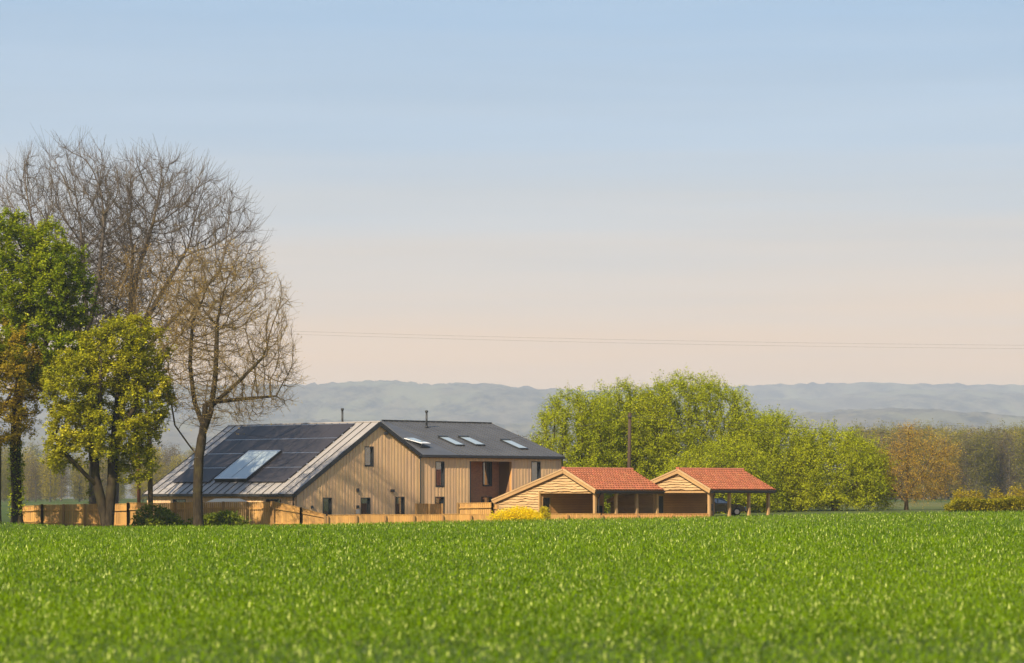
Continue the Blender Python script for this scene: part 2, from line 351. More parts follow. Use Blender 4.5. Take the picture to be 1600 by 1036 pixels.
# ------------------------------------------------------------------ trees
def colonize(attr, seeds, di, dk, step, iters, up=0.12, jit=0.25, seed=1):
    r = np.random.default_rng(seed)
    pos = [np.array(s[0], float) for s in seeds]; par = [s[1] for s in seeds]
    A = np.array(attr, float); nd = np.full(len(A), 1e9); nn = np.zeros(len(A), int); alive = np.ones(len(A), bool)
    def upd(start):
        newp = np.array(pos[start:])
        for c0 in range(0, len(newp), 400):
            q = newp[c0:c0 + 400]; ai = np.where(alive)[0]
            if not len(ai): return
            d = ((A[ai, None, 0] - q[None, :, 0]) ** 2 + (A[ai, None, 1] - q[None, :, 1]) ** 2 + (A[ai, None, 2] - q[None, :, 2]) ** 2)
            j = d.argmin(1); dm = np.sqrt(d[np.arange(len(ai)), j]); b = dm < nd[ai]
            nd[ai[b]] = dm[b]; nn[ai[b]] = j[b] + c0 + start
    upd(0); nch = {}
    for it in range(iters):
        act = np.where(alive & (nd < di))[0]
        if not len(act): break
        dirs = {}
        P_ = np.array(pos)
        dv = A[act] - P_[nn[act]]; dv /= np.maximum(np.linalg.norm(dv, axis=1, keepdims=True), 1e-6)
        S = np.zeros_like(P_); np.add.at(S, nn[act], dv)
        gn = np.unique(nn[act]); start = len(pos)
        for g in gn:
            if nch.get(g, 0) >= 3: 
                nd[(nn == g)] = 1e9 if False else nd[(nn == g)]
            d = S[g]; l = np.linalg.norm(d)
            if l < 1e-6: continue
            d = d / l + r.normal(0, jit, 3); d[2] += up; d /= np.linalg.norm(d)
            if nch.get(g, 0) >= 4: continue
            nch[g] = nch.get(g, 0) + 1
            pos.append(P_[g] + d * step); par.append(int(g))
        if len(pos) == start: break
        upd(start); alive &= nd > dk
        if len(pos) > 14000: break
    return np.array(pos), np.array(par)
def radii(pos, par, tip, expo=2.3, base=None):
    n = len(pos); acc = np.zeros(n); ch = np.zeros(n, int)
    for i in range(n - 1, 0, -1):
        if ch[i] == 0: acc[i] = tip ** expo
        acc[par[i]] += acc[i]; ch[par[i]] += 1
    r = acc ** (1 / expo)
    if base: 
        r = tip + (r - tip) * (base - tip) / max(r[0] - tip, 1e-6)
    return r, ch
def prisms(Pa, Pb, ra, rb, k):
    d = Pb - Pa; d = d / np.maximum(np.linalg.norm(d, axis=1, keepdims=True), 1e-9)
    ref = np.where(np.abs(d[:, 2:3]) < 0.9, np.array([[0, 0, 1.0]]), np.array([[1.0, 0, 0]]))
    a = np.cross(d, ref); a /= np.linalg.norm(a, axis=1, keepdims=True); b = np.cross(d, a)
    n = len(Pa); V = np.zeros((n, 2 * k, 3)); 
    for j in range(k):
        t = 2 * math.pi * j / k; o = a * math.cos(t) + b * math.sin(t)
        V[:, j] = Pa + o * ra[:, None]; V[:, k + j] = Pb + o * rb[:, None]
    f = np.array([[j, (j + 1) % k, k + (j + 1) % k, k + j] for j in range(k)])
    Fq = (f[None] + (np.arange(n) * 2 * k)[:, None, None]).reshape(-1, 4)
    return V.reshape(-1, 3), Fq
def grow_twigs(pos, par, rad, thin, per, length, tr, seed, up=0.5, spread=0.8, segs=2):
    g = np.random.default_rng(seed)
    i = np.where((rad < thin) & (np.arange(len(pos)) > 0))[0]
    i = np.repeat(i, per); n = len(i)
    d0 = pos[i] - pos[par[i]]; d0 /= np.maximum(np.linalg.norm(d0, axis=1, keepdims=True), 1e-6)
    d = d0 + g.normal(0, spread, (n, 3)); d[:, 2] += up * 0.5; d /= np.linalg.norm(d, axis=1, keepdims=True)
    L_ = length * g.uniform(0.4, 1.2, n)
    start = pos[par[i]] + (pos[i] - pos[par[i]]) * g.random((n, 1))
    A_, B_, ra, rb = [], [], [], []
    p = start; rr = np.full(n, tr)
    for s in range(segs):
        q = p + d * (L_ / segs)[:, None]; r2 = rr * 0.72
        A_.append(p); B_.append(q); ra.append(rr); rb.append(r2)
        d = d + g.normal(0, 0.25, (n, 3)); d[:, 2] += up * 0.6; d /= np.linalg.norm(d, axis=1, keepdims=True)
        p = q; rr = r2
    return np.concatenate(A_), np.concatenate(B_), np.concatenate(ra), np.concatenate(rb), p
def leaves(C, n_each, spread, size, cols, seed, upbias=0.5, aspect=0.62, hang=0.0, cl=None):
    """diamond leaf faces round the centres C; cols: list of linear colours to mix"""
    g = np.random.default_rng(seed)
    c = np.repeat(C, n_each, 0); n = len(c)
    p = c + g.normal(0, 1, (n, 3)) * spread; p[:, 2] -= hang * g.random(n)
    nn_ = g.normal(0, 1, (n, 3)); nn_[:, 2] = np.abs(nn_[:, 2]) + upbias; nn_ /= np.linalg.norm(nn_, axis=1, keepdims=True)
    t = np.cross(nn_, g.normal(0, 1, (n, 3))); t /= np.linalg.norm(t, axis=1, keepdims=True); b_ = np.cross(nn_, t)
    s = size * g.uniform(0.6, 1.35, n)[:, None]
    V = np.stack([p - t * s * 0.5, p + b_ * s * aspect * 0.75 + t * s * 0.1, p + t * s * 0.55 - b_ * s * aspect * 0.25], 1).reshape(-1, 3)
    Fq = np.arange(3 * n).reshape(-1, 3)
    cols = np.array(cols); k = len(cols)
    per_clump = np.repeat(g.random(len(C)) if cl is None else cl, n_each)            # sprays differ from one another
    u = np.clip(per_clump * 0.6 + g.random(n) * 0.4, 0, 0.999) * (k - 1); i = u.astype(int); f = (u - i)[:, None]
    col = cols[i] * (1 - f) + cols[np.minimum(i + 1, k - 1)] * f
    col = col * g.uniform(0.8, 1.2, (n, 1))
    return V, Fq, np.repeat(col, 3, 0)
def ellip_pts(n, c, r, seed, shell=0.5, zlo=-1.0, lumps=0.0, zhi=1.6):
    g = np.random.default_rng(seed); out = []
    k = g.normal(0, 1, (14, 3)); k /= np.linalg.norm(k, axis=1, keepdims=True); amp = g.uniform(-1, 1, 14) * lumps
    while len(out) < n:
        d = g.normal(0, 1, (n, 3)); d /= np.linalg.norm(d, axis=1, keepdims=True)
        rad = g.random(n) ** (1 / 3 * (1 - shell) + 0.02)
        rad = rad * (1 + (np.maximum(d @ k.T, 0) ** 6 @ amp))
        q = d * rad[:, None]; q = q[(q[:, 2] > zlo) & (q[:, 2] < zhi)]
        out += list(q)
    return np.array(out[:n]) * np.array(r) + np.array(c)

def seeds_from(limbs, step=0.45):
    """limbs: list of polylines of world points, first starts at root; others start near an earlier point"""
    S = []; 
    for li, pl in enumerate(limbs):
        pl = [np.array(p, float) for p in pl]
        if li == 0: S.append((pl[0], -1)); last = 0
        else:
            last = int(np.argmin([np.linalg.norm(s[0] - pl[0]) for s in S]))
        cur = S[last][0]
        for q in pl[1:] if li == 0 else pl:
            while np.linalg.norm(q - cur) > step * 0.6:
                d = (q - cur); L_ = np.linalg.norm(d); cur = cur + d / L_ * min(step, L_)
                S.append((cur.copy(), last)); last = len(S) - 1
    return S

def make_tree(name, label, cat, root, limbs, attr, di, dk, step, barkm, base_r, tip_r, twig=None, leaf=None, seed=1, up=0.12, jit=0.25, group=None, expo=2.3, leafsrc='twig', iters=160, extra=None, k_sides=7, branchm=None):
    root = np.array(root, float)
    S = seeds_from(limbs, step)
    pos, par = colonize(attr, S, di, dk, step, iters, up, jit, seed)
    rad, ch = radii(pos, par, tip_r, expo, base_r)
    # flare at the foot
    hgt = pos[:, 2] - root[2]; rad = rad * (1 + 0.45 * np.exp(-np.maximum(hgt, 0) / 0.5) * (rad > base_r * 0.5))
    e = np.arange(1, len(pos)); pa = par[e]
    rp = np.minimum(rad[pa], rad[e] * 1.25)
    thick = rad[e] > 0.07
    Va, Fa = prisms(pos[pa][thick] - root, pos[e][thick] - root, rp[thick], rad[e][thick], k_sides)
    Vb, Fb = prisms(pos[pa][~thick] - root, pos[e][~thick] - root, rp[~thick], rad[e][~thick], 4)
    emp = empty(name, Vector(root)); tag(emp, label, cat, group)
    trunk = npmesh('trunk', Va, Fa, barkm, emp, smooth=True)
    npmesh('branch', Vb, Fb, branchm or barkm, emp, smooth=True)['kind'] = 'stuff'
    tips = pos[e][rad[e] < (leaf.get('thin', 0.05) if leaf else 0.05)]
    if twig:
        A_, B_, ra, rb, tips2 = grow_twigs(pos, par, rad, twig['thin'], twig['per'], twig['len'], twig['r'], seed + 5, twig.get('up', 0.5), twig.get('spread', 0.8), twig.get('segs', 2))
        Vt, Ft = prisms(A_ - root, B_ - root, ra, rb, 3)
        npmesh('twig', Vt, Ft, twig.get('mat', barkm), emp)['kind'] = 'stuff'
        if leafsrc == 'twig': tips = tips2
        elif leafsrc == 'both': tips = np.concatenate([tips, tips2])
    if leaf:
        src = tips
        if leaf.get('keep', 1) < 1: src = src[np.random.default_rng(seed + 9).random(len(src)) < leaf['keep']]
        cl = None; ne = leaf['n']
        if leaf.get('line'):
            gl = np.random.default_rng(seed + 8); nt = len(A_) // twig.get('segs', 2); key = gl.random(nt); on = gl.random(nt) < leaf.get('keep', 1)
            # neighbouring twigs share a tone: light and dark sprays
            q0 = A_[:nt] - root; tone = np.clip(0.62 * vnoise(q0[:, 0] / 1.3 + q0[:, 2] / 2.3, q0[:, 2] / 1.3 + q0[:, 1] / 1.7, seed + 31) + 0.38 * key, 0, 1)
            ii = np.repeat(np.where(on)[0], leaf['n']); sg = gl.integers(0, twig.get('segs', 2), len(ii)) * nt + ii; tt = gl.random((len(ii), 1)) ** 0.7
            src = A_[sg] * (1 - tt) + B_[sg] * tt; cl = tone[ii]; ne = 1
        V, Fq, c = leaves(src - root, ne, leaf['spread'], leaf['size'], leaf['cols'], seed + 3, leaf.get('up', 0.5), leaf.get('aspect', 0.62), leaf.get('hang', 0), cl)
        if extra is not None:
            V2, F2, c2 = leaves(extra - root, 7, 0.12, 0.18, leaf['cols'], seed + 4); Fq = np.concatenate([Fq, F2 + len(V)]); V = np.concatenate([V, V2]); c = np.concatenate([c, c2])
        npmesh('crown', V, Fq, M['leaf'], emp, col=c)['kind'] = 'stuff'
        print(name, 'nodes', len(pos), 'leaves', len(V) // 3)
    else: print(name, 'nodes', len(pos))
    return emp
def ivy(p0, p1, r, n, seed):
    g = np.random.default_rng(seed); t = g.random(n); a = g.random(n) * 2 * math.pi
    rr = r * g.uniform(0.9, 1.5, n)
    return np.array(p0)[None] * (1 - t[:, None]) + np.array(p1)[None] * t[:, None] + np.stack([np.cos(a) * rr, np.sin(a) * rr, np.zeros(n)], 1)
def W(x, y, Y, dy=0.0): return tuple(P(x, y, Y) + Vector((0, dy, 0)))

# --- tall bare trees at the back of the clump
Y1 = 219.0; s1 = F / Y1
rt = (PX(148, Y1), Y1, gz(PX(148, Y1), Y1) - 0.1)
make_tree('bare_tree', 'tall bare ash tree with fine grey twigs filling the left of the clump', 'tree', rt,
          [[rt, W(147, 690, Y1), W(143, 600, Y1), W(134, 480, Y1), W(128, 380, Y1)], [W(143, 590, Y1), W(112, 500, Y1, 1.5), W(80, 420, Y1, 2)], [W(137, 520, Y1), W(160, 440, Y1, -2), W(168, 360, Y1, -2)], [W(139, 545, Y1), W(98, 450, Y1, -3), W(70, 390, Y1, -4)]],
          np.concatenate([ellip_pts(2500, (PX(100, Y1), Y1, PZ(405, Y1)), (145 / s1, 6.0, 175 / s1), 5, 0.25, -0.75, 0.10), ellip_pts(500, (PX(130, Y1), Y1, PZ(330, Y1)), (90 / s1, 5.0, 100 / s1), 55, 0.2, -0.9, 0.1)]), 7.0, 0.58, 0.55,
          M['bark_grey'], 0.42, 0.016, twig=dict(thin=0.045, per=3, len=2.0, r=0.012, up=0.7, spread=0.32), seed=21, up=0.32, jit=0.08, expo=1.85,
          leaf=dict(n=2, spread=0.12, size=0.13, cols=[(0.13, 0.15, 0.02), (0.24, 0.24, 0.03)], keep=0.0), extra=ivy(W(147, 800, Y1), W(146, 660, Y1), 0.40, 160, 3))
Y1b = 222.0; s1b = F / Y1b
rt = (PX(177, Y1b), Y1b, gz(PX(177, Y1b), Y1b) - 0.1)
make_tree('bare_tree', 'tall bare ash tree arching right above the solar roof', 'tree', rt,
          [[rt, W(180, 690, Y1b), W(196, 590, Y1b), W(204, 480, Y1b), W(208, 380, Y1b)], [W(200, 560, Y1b), W(240, 470, Y1b, 1.5), W(280, 400, Y1b, 2)], [W(202, 520, Y1b), W(220, 430, Y1b, -2), W(245, 350, Y1b, -2)], [W(198, 590, Y1b), W(255, 520, Y1b, -2), W(320, 460, Y1b, -3), W(350, 430, Y1b, -3)]],
          np.concatenate([ellip_pts(2500, (PX(265, Y1b), Y1b, PZ(410, Y1b)), (150 / s1b, 6.0, 170 / s1b), 6, 0.25, -0.7, 0.10), ellip_pts(500, (PX(225, Y1b), Y1b, PZ(330, Y1b)), (80 / s1b, 5.0, 92 / s1b), 56, 0.2, -0.9, 0.1)]), 7.0, 0.58, 0.55,
          M['bark_grey'], 0.40, 0.016, twig=dict(thin=0.045, per=3, len=2.0, r=0.012, up=0.7, spread=0.32), seed=22, up=0.28, jit=0.08, expo=1.85)
# --- golden undergrowth tree inside the clump
Y1c = 214.0; s1c = F / Y1c
rt = (PX(236, Y1c), Y1c, gz(PX(236, Y1c), Y1c) - 0.1)
make_tree('bare_tree', 'slimmer golden-twigged tree budding in the middle of the clump', 'tree', rt,
          [[rt, W(234, 700, Y1c), W(228, 600, Y1c), W(222, 500, Y1c)], [W(229, 610, Y1c), W(265, 540, Y1c, 1)], [W(225, 560, Y1c), W(190, 500, Y1c, -1)]],
          ellip_pts(1500, (PX(235, Y1c), Y1c, PZ(500, Y1c)), (105 / s1c, 4.5, 125 / s1c), 7, 0.25, -0.9, 0.12), 6, 0.6, 0.5,
          M['bark_mid'], 0.20, 0.015, twig=dict(mat=M['bark_gold'], thin=0.04, per=3, len=0.9, r=0.013, up=0.45, spread=0.6), seed=23, up=0.2, jit=0.15, expo=2.0,
          leaf=dict(n=1, spread=0.1, size=0.13, cols=[(0.42, 0.25, 0.03), (0.56, 0.36, 0.06)], keep=0.8))
# --- front budding tree with the dark trunk
Y2 = 205.0; s2 = F / Y2
rt = (PX(310, Y2), Y2, gz(PX(310, Y2), Y2) - 0.1)
make_tree('budding_tree', 'bare spreading tree in early bud, dark trunk standing before the solar roof', 'tree', rt,
          [[rt, W(309, 770, Y2), W(311, 715, Y2), W(315, 690, Y2), W(320, 650, Y2), W(322, 610, Y2)], [W(311, 712, Y2), W(290, 690, Y2, 0.5), W(268, 660, Y2, 1), W(262, 610, Y2, 1)],
           [W(316, 685, Y2), W(333, 640, Y2, -1), W(340, 590, Y2, -1.5), W(342, 500, Y2, -1)], [W(318, 665, Y2), W(300, 625, Y2, 1.5), W(292, 570, Y2, 2), W(296, 500, Y2, 2)], [W(335, 635, Y2), W(375, 600, Y2, -2), W(415, 560, Y2, -2)], [W(338, 628, Y2), W(385, 622, Y2, 1), W(430, 618, Y2, 1)]],
          np.concatenate([ellip_pts(1750, (PX(352, Y2), Y2, PZ(530, Y2)), (112 / s2, 5.2, 152 / s2), 8, 0.2, -0.92, 0.10), ellip_pts(420, (PX(395, Y2), Y2, PZ(590, Y2)), (75 / s2, 4, 75 / s2), 58, 0.2, -0.8, 0.1)]), 5.5, 0.55, 0.45,
          M['bark_dark'], 0.36, 0.015, branchm=M['bark_mid'], twig=dict(mat=M['bark_gold'], thin=0.04, per=4, len=1.15, r=0.0115, up=0.45, spread=0.5), seed=24, up=0.16, jit=0.12, expo=1.9,
          leaf=dict(n=2, spread=0.08, size=0.10, cols=[(0.40, 0.26, 0.04), (0.56, 0.41, 0.08)], keep=0.8))
# --- front leafy tree on two trunks
Y3 = 203.6; s3 = F / Y3
rt = (PX(168, Y3), Y3, gz(PX(168, Y3), Y3) - 0.1)
make_tree('leafy_tree', 'rounded yellow-green leafy tree on a dark forked double trunk', 'tree', rt,
          [[rt, W(172, 795, Y3), W(176, 740, Y3), W(178, 690, Y3), W(182, 640, Y3), W(190, 580, Y3)], [(rt[0] - 0.2, rt[1] + 0.1, rt[2]), W(158, 780, Y3), W(150, 745, Y3, -0.2), W(147, 700, Y3, -0.4), W(140, 640, Y3, -0.5), W(138, 590, Y3)],
           [W(153, 757, Y3), W(135, 740, Y3, -1), W(112, 712, Y3, -2), W(95, 690, Y3, -2)], [W(178, 690, Y3), W(205, 650, Y3, -1), W(230, 610, Y3, -1)], [W(147, 700, Y3), W(160, 650, Y3, -1.5), W(165, 590, Y3, -2.5)], [W(178, 710, Y3), W(205, 690, Y3, 0), W(232, 680, Y3, 0)]],
          np.concatenate([ellip_pts(n_, (PX(cx_, Y3), Y3 + dy_, PZ(cy_, Y3)), (rx_ / s3, rd_, ry_ / s3), 900 + k_, 0.35, -1, 0.15) for k_, (n_, cx_, cy_, rx_, ry_, rd_, dy_) in enumerate((
              (420, 195, 562, 68, 70, 3.2, 0.5), (300, 122, 612, 50, 62, 2.8, -0.8), (260, 232, 628, 40, 72, 2.6, 0.3), (110, 98, 700, 30, 44, 1.8, -1.2), (220, 170, 672, 62, 42, 3.0, -0.6), (100, 222, 716, 25, 46, 1.6, 0.2), (60, 150, 545, 30, 30, 1.8, -0.6)))]), 5, 0.6, 0.45,
          M['bark_dark'], 0.50, 0.016, twig=dict(thin=0.05, per=3, len=0.85, r=0.011, up=0.25, spread=0.7), seed=25, up=0.05,
          leaf=dict(n=42, line=True, keep=0.85, spread=0.12, size=0.20, cols=[(0.09, 0.12, 0.006), (0.27, 0.29, 0.010), (0.54, 0.51, 0.022), (0.82, 0.74, 0.10)], up=0.8))
# --- tall green tree at the left
Y4 = 208.0; s4 = F / Y4
rt = (PX(27, Y4), Y4, gz(PX(27, Y4), Y4) - 0.1)
make_tree('leafy_tree', 'tall deep-green leafy tree with ivy on its dark trunk at the left', 'tree', rt,
          [[rt, W(26, 770, Y4), W(24, 700, Y4), W(28, 620, Y4), W(38, 520, Y4), W(45, 420, Y4)], [W(28, 620, Y4), W(70, 550, Y4, -1), W(105, 470, Y4, -1)], [W(33, 570, Y4), W(0, 500, Y4, 1), W(-15, 430, Y4, 1)]],
          np.concatenate([ellip_pts(n_, (PX(cx_, Y4), Y4 + dy_, PZ(cy_, Y4)), (rx_ / s4, rd_, ry_ / s4), 930 + k_, 0.35, -1, 0.15) for k_, (n_, cx_, cy_, rx_, ry_, rd_, dy_) in enumerate((
              (420, 35, 440, 58, 88, 3.2, 0.4), (320, 92, 440, 46, 66, 2.8, -0.6), (420, 62, 545, 78, 70, 3.4, 0), (60, 132, 470, 20, 56, 1.4, -0.4), (80, 15, 356, 30, 24, 1.8, 0), (80, 78, 372, 26, 34, 1.8, 0), (70, -20, 480, 34, 70, 2.4, 0)))]), 5, 0.62, 0.45,
          M['bark_dark'], 0.40, 0.016, twig=dict(thin=0.05, per=3, len=0.9, r=0.011, up=0.45, spread=0.6), seed=26, up=0.1,
          leaf=dict(n=40, line=True, keep=0.85, spread=0.12, size=0.21, cols=[(0.05, 0.085, 0.004), (0.15, 0.22, 0.006), (0.38, 0.43, 0.012), (0.72, 0.70, 0.08)], up=0.7), extra=ivy(W(27, 808, Y4), W(25, 690, Y4), 0.36, 260, 4))  # leaf highlights put into the colour as the palest tones
# --- bronze-leaved tree at the edge of the frame
Y5 = 206.0; s5 = F / Y5
rt = (PX(-4, Y5), Y5, gz(PX(-4, Y5), Y5) - 0.1)
make_tree('leafy_tree', 'bronze and olive leaved tree cut by the left edge of the picture', 'tree', rt,
          [[rt, W(-3, 720, Y5), W(-6, 640, Y5), W(0, 560, Y5)], [W(-5, 660, Y5), W(30, 600, Y5, -1)]],
          ellip_pts(900, (PX(-2, Y5), Y5, PZ(605, Y5)), (72 / s5, 3.8, 108 / s5), 12, 0.35, -0.9, 0.2), 5, 0.6, 0.45,
          M['bark_dark'], 0.26, 0.016, twig=dict(thin=0.05, per=2, len=0.6, r=0.012, up=0.3), seed=27, up=0.1,
          leaf=dict(n=22, line=True, spread=0.12, size=0.18, cols=[(0.17, 0.17, 0.012), (0.32, 0.27, 0.016), (0.46, 0.33, 0.025), (0.58, 0.40, 0.04)], up=0.7))

# --- willows behind the carports
WC = [(0.26, 0.31, 0.008), (0.36, 0.41, 0.010), (0.46, 0.49, 0.014), (0.58, 0.57, 0.03)]
def willow(label, cx, top, rx, Y, base, n, seed, nl=8, cols=WC, lump=0.12):
    s = F / Y; X = PX(cx, Y); g0 = gz(X, Y) - 0.1; H = PZ(top, Y) - g0
    rt = (X, Y, g0); g = np.random.default_rng(seed)
    limbs = [[rt, (X, Y, g0 + 0.25 * H), (X + 0.3, Y, g0 + 0.6 * H)]]
    for k in range(9):
        a = 2 * math.pi * k / 9 + g.uniform(-.3, .3); q = rx / s
        limbs.append([(X, Y, g0 + 0.3 + 0.06 * k), (X + math.cos(a) * q * 0.35, Y + math.sin(a) * q * 0.3, g0 + 0.28 * H), (X + math.cos(a) * q * 0.6, Y + math.sin(a) * q * 0.5, g0 + 0.5 * H)])
    at = ellip_pts(n, (X, Y, g0 + 0.30 * H), (rx / s, min(rx / s, 6.5), 0.69 * H), seed, 0.5, -0.40, lump)
    return make_tree('willow_tree', label, 'tree', rt, limbs, at, 5.5, 0.62, 0.5, M['bark_dark'], base, 0.016,
              twig=dict(thin=0.045, per=3, len=1.35, r=0.011, up=0.8, spread=0.6), leafsrc='both', seed=seed, up=0.15,
              leaf=dict(n=int(nl * 2.2), line=True, spread=0.15, size=0.20, cols=cols, up=0.5, aspect=0.42))
willow('largest willow, a wide pale-green dome behind the two carports', 1072, 587, 150, 268, 0.5, 2600, 41, 12)
willow('pale-green willow beside the right end of the long dark roof', 905, 614, 80, 262, 0.3, 1300, 42, 12)
willow('pale-green willow directly behind the dark utility pole', 978, 597, 92, 266, 0.3, 1400, 46, 11)
willow('pale-green willow to the right of the second red-tiled carport', 1198, 643, 96, 264, 0.3, 1600, 43, 12)
willow('rightmost and lowest willow, next to the orange-brown bare tree', 1304, 675, 86, 261, 0.25, 1200, 44, 12)
willow('low willow bush under the tallest willow, behind the carports', 1130, 690, 100, 257, 0.2, 800, 45, 8)

# --- orange-brown tree, right
Y6 = 262.0; s6 = F / Y6
rt = (PX(1416, Y6), Y6, gz(PX(1416, Y6), Y6) - 0.1)
make_tree('budding_tree', 'orange-brown tree in bud standing in front of the far wood', 'tree', rt,
          [[rt, W(1416, 775, Y6), W(1418, 720, Y6), W(1420, 670, Y6)], [W(1416, 785, Y6), W(1398, 765, Y6, 1), W(1385, 735, Y6, 1)], [W(1417, 770, Y6), W(1440, 735, Y6, -1), W(1455, 710, Y6, -1)]],
          np.concatenate([ellip_pts(1100, (PX(1430, Y6), Y6, PZ(735, Y6)), (72 / s6, 4, 62 / s6), 13, 0.3, -0.85, 0.1), ellip_pts(160, (PX(1420, Y6), Y6, PZ(685, Y6)), (30 / s6, 1.5, 25 / s6), 63, 0.2)]), 4, 0.55, 0.4,
          M['bark_mid'], 0.17, 0.013, twig=dict(mat=M['bark_gold'], thin=0.04, per=3, len=0.7, r=0.011, up=0.4, spread=0.7), seed=28, up=0.12,
          leaf=dict(n=8, spread=0.17, size=0.10, cols=[(0.42, 0.24, 0.025), (0.58, 0.36, 0.04), (0.72, 0.49, 0.07)], keep=0.95))

# --- background woods: a few tree shapes, copied as individuals
def wood_tree(name, label, h, crown_r, crown_lo, cols, nl, seed, group, base=0.19, keep=1.0, size=0.25, nat=700, twigr=0.016):
    at = ellip_pts(nat, (0, 0, h * (1 + crown_lo) / 2), (crown_r, crown_r, h * (1 - crown_lo) / 2), seed, 0.2, -1, 0.2)
    at = np.concatenate([at, ellip_pts(nat // 4, (0, 0, h * 0.16), (crown_r * 0.9, crown_r * 0.9, h * 0.15), seed + 1, 0.2)])
    return make_tree(name, label, 'tree', (0, 0, 0), [[(0, 0, 0), (0.1, 0, h * 0.3), (0, 0.1, h * 0.75)]], at, 4.5, 0.7, 0.55, M['bark_far'], base, 0.016,
              twig=dict(thin=0.05, per=3, len=1.1, r=twigr, up=0.6), seed=seed, up=0.35, group=group,
              leaf=dict(n=nl, spread=0.3, size=size, cols=cols, keep=keep), k_sides=5)
GR = 'trees of the wood on the right behind the hedge'; GL = 'trees of the pale wood beyond the fence on the left'
LR = 'slender half-leafed tree in the far wood on the right'; LL = 'thin pale tree in the hazy wood beyond the left fence'
olive = [(0.13, 0.14, 0.02), (0.24, 0.23, 0.03), (0.36, 0.31, 0.04)]
brown = [(0.13, 0.10, 0.055), (0.22, 0.16, 0.08)]
yel = [(0.26, 0.24, 0.03), (0.40, 0.33, 0.04), (0.50, 0.38, 0.06)]
proto = [wood_tree('wood_tree', LR, 14, 2.4, 0.12, olive, 8, 71, GR, keep=0.8), wood_tree('wood_tree', LR, 13, 2.3, 0.06, brown, 6, 72, GR, keep=0.7), wood_tree('wood_tree', LR, 13.5, 2.4, 0.08, yel, 8, 73, GR, keep=0.7)]
g = np.random.default_rng(5)
spots = []
for row, (Y, n) in enumerate(((600, 22), (635, 22), (670, 24), (710, 26), (750, 28), (790, 28))):
    for k in range(n):
        x = 1335 + (k + g.uniform(0.1, 0.9)) * 330 / n; spots.append((PX(x, Y), Y + g.uniform(-8, 8), g.uniform(0, 6.28), 664 + g.uniform(-5, 12), int(g.choice(3, p=[.44, .26, .30])), GR, LR))
for k in range(7):
    Y = 420; x = 745 + k * 17 + g.uniform(-5, 5)
    spots.append((PX(x, Y), Y, g.uniform(0, 6.28), 668 + g.uniform(0, 10), 1, 'brown treetops showing over the right end of the dark roof', 'brown treetop showing just above the right end of the dark roof'))
for Y, n in ((600, 17), (660, 19), (730, 21), (800, 22)):
    for k in range(n):
        x = -45 + (k + g.uniform(0.1, 0.9)) * 420 / n
        spots.append((PX(x, Y), Y + g.uniform(-12, 12), g.uniform(0, 6.28), 702 + g.uniform(-18, 28), int(g.choice(3, p=[.25, .25, .5])), GL, LL))
used = [False] * 3
HT = (15.0, 14.0, 14.6)
for X, Y, a, top, k, grp, lab in spots:
    if not used[k]: o = proto[k]; used[k] = True
    else: o = copy_tree(proto[k])
    z0 = gz(X, Y) - 0.1; sc = (PZ(top, Y) - z0) / HT[k]
    o.location = (X, Y, z0); o.rotation_euler = (0, 0, a); o.scale = (sc * random.uniform(0.95, 1.25),) * 2 + (sc,)
    o['group'] = grp; o['label'] = lab

# ------------------------------------------------------------------ the house
A = R(45)
U = Vector((math.cos(A), math.sin(A), 0)); BK = Vector((-math.sin(A), math.cos(A), 0))
CY = 228.0
C0 = Vector((PX(655, CY), CY, 0)); C0.z = gz(C0.x, CY) - 0.15
house = empty('house', C0, A)
tag(house, 'timber-clad house with dark metal roofs and a slope of solar panels', 'house')
def to_local(w, O=C0):
    d = Vector(w) - O; return Vector((d.dot(U), d.dot(BK), d.z))
def on_line(px, O, d):       # distance along d from O where column px is met
    k = (px - 800) / F; return (k * O.y - O.x) / (d.x - k * d.y)
def depth(x, y, O=C0): return (O + U * x + BK * y).y
def zrow(row, x, y, O=C0): return PZ(row, depth(x, y, O)) - O.z
def wx(px): return on_line(px, C0, U)           # along the front wall
XL = wx(463); XA = wx(592); XR = wx(877)
ZL = zrow(767, XL, 0); ZA = zrow(659.5, XA, 0); ZR = zrow(711, 0, 0)
CL = C0 + U * XL
YB = on_line(231, CL, BK)                       # length of the left block
pr = Vector((0, 0, 0))
# right wing: ridge set back so that its far end falls on column 765, row 661
TR = C0 + U * XR
YS = on_line(765, TR, BK); ZS = zrow(661.5, XR, YS)
ZRe = zrow(710.5, XR * 0.5, 0)
ZR = ZRe
print('house', 'XL', XL, 'XA', XA, 'XR', XR, 'YB', YB, 'YS', YS, 'z', ZL, ZA, ZR, ZS)
slopeL = (ZA - ZL) / (XA - XL); slopeR = (ZA - ZR) / (0 - XA); slopeF = (ZS - ZR) / YS
def gable_top(x): return (ZL + (x - XL) * slopeL if x <= XA else ZA - (x - XA) * slopeR) - 0.10

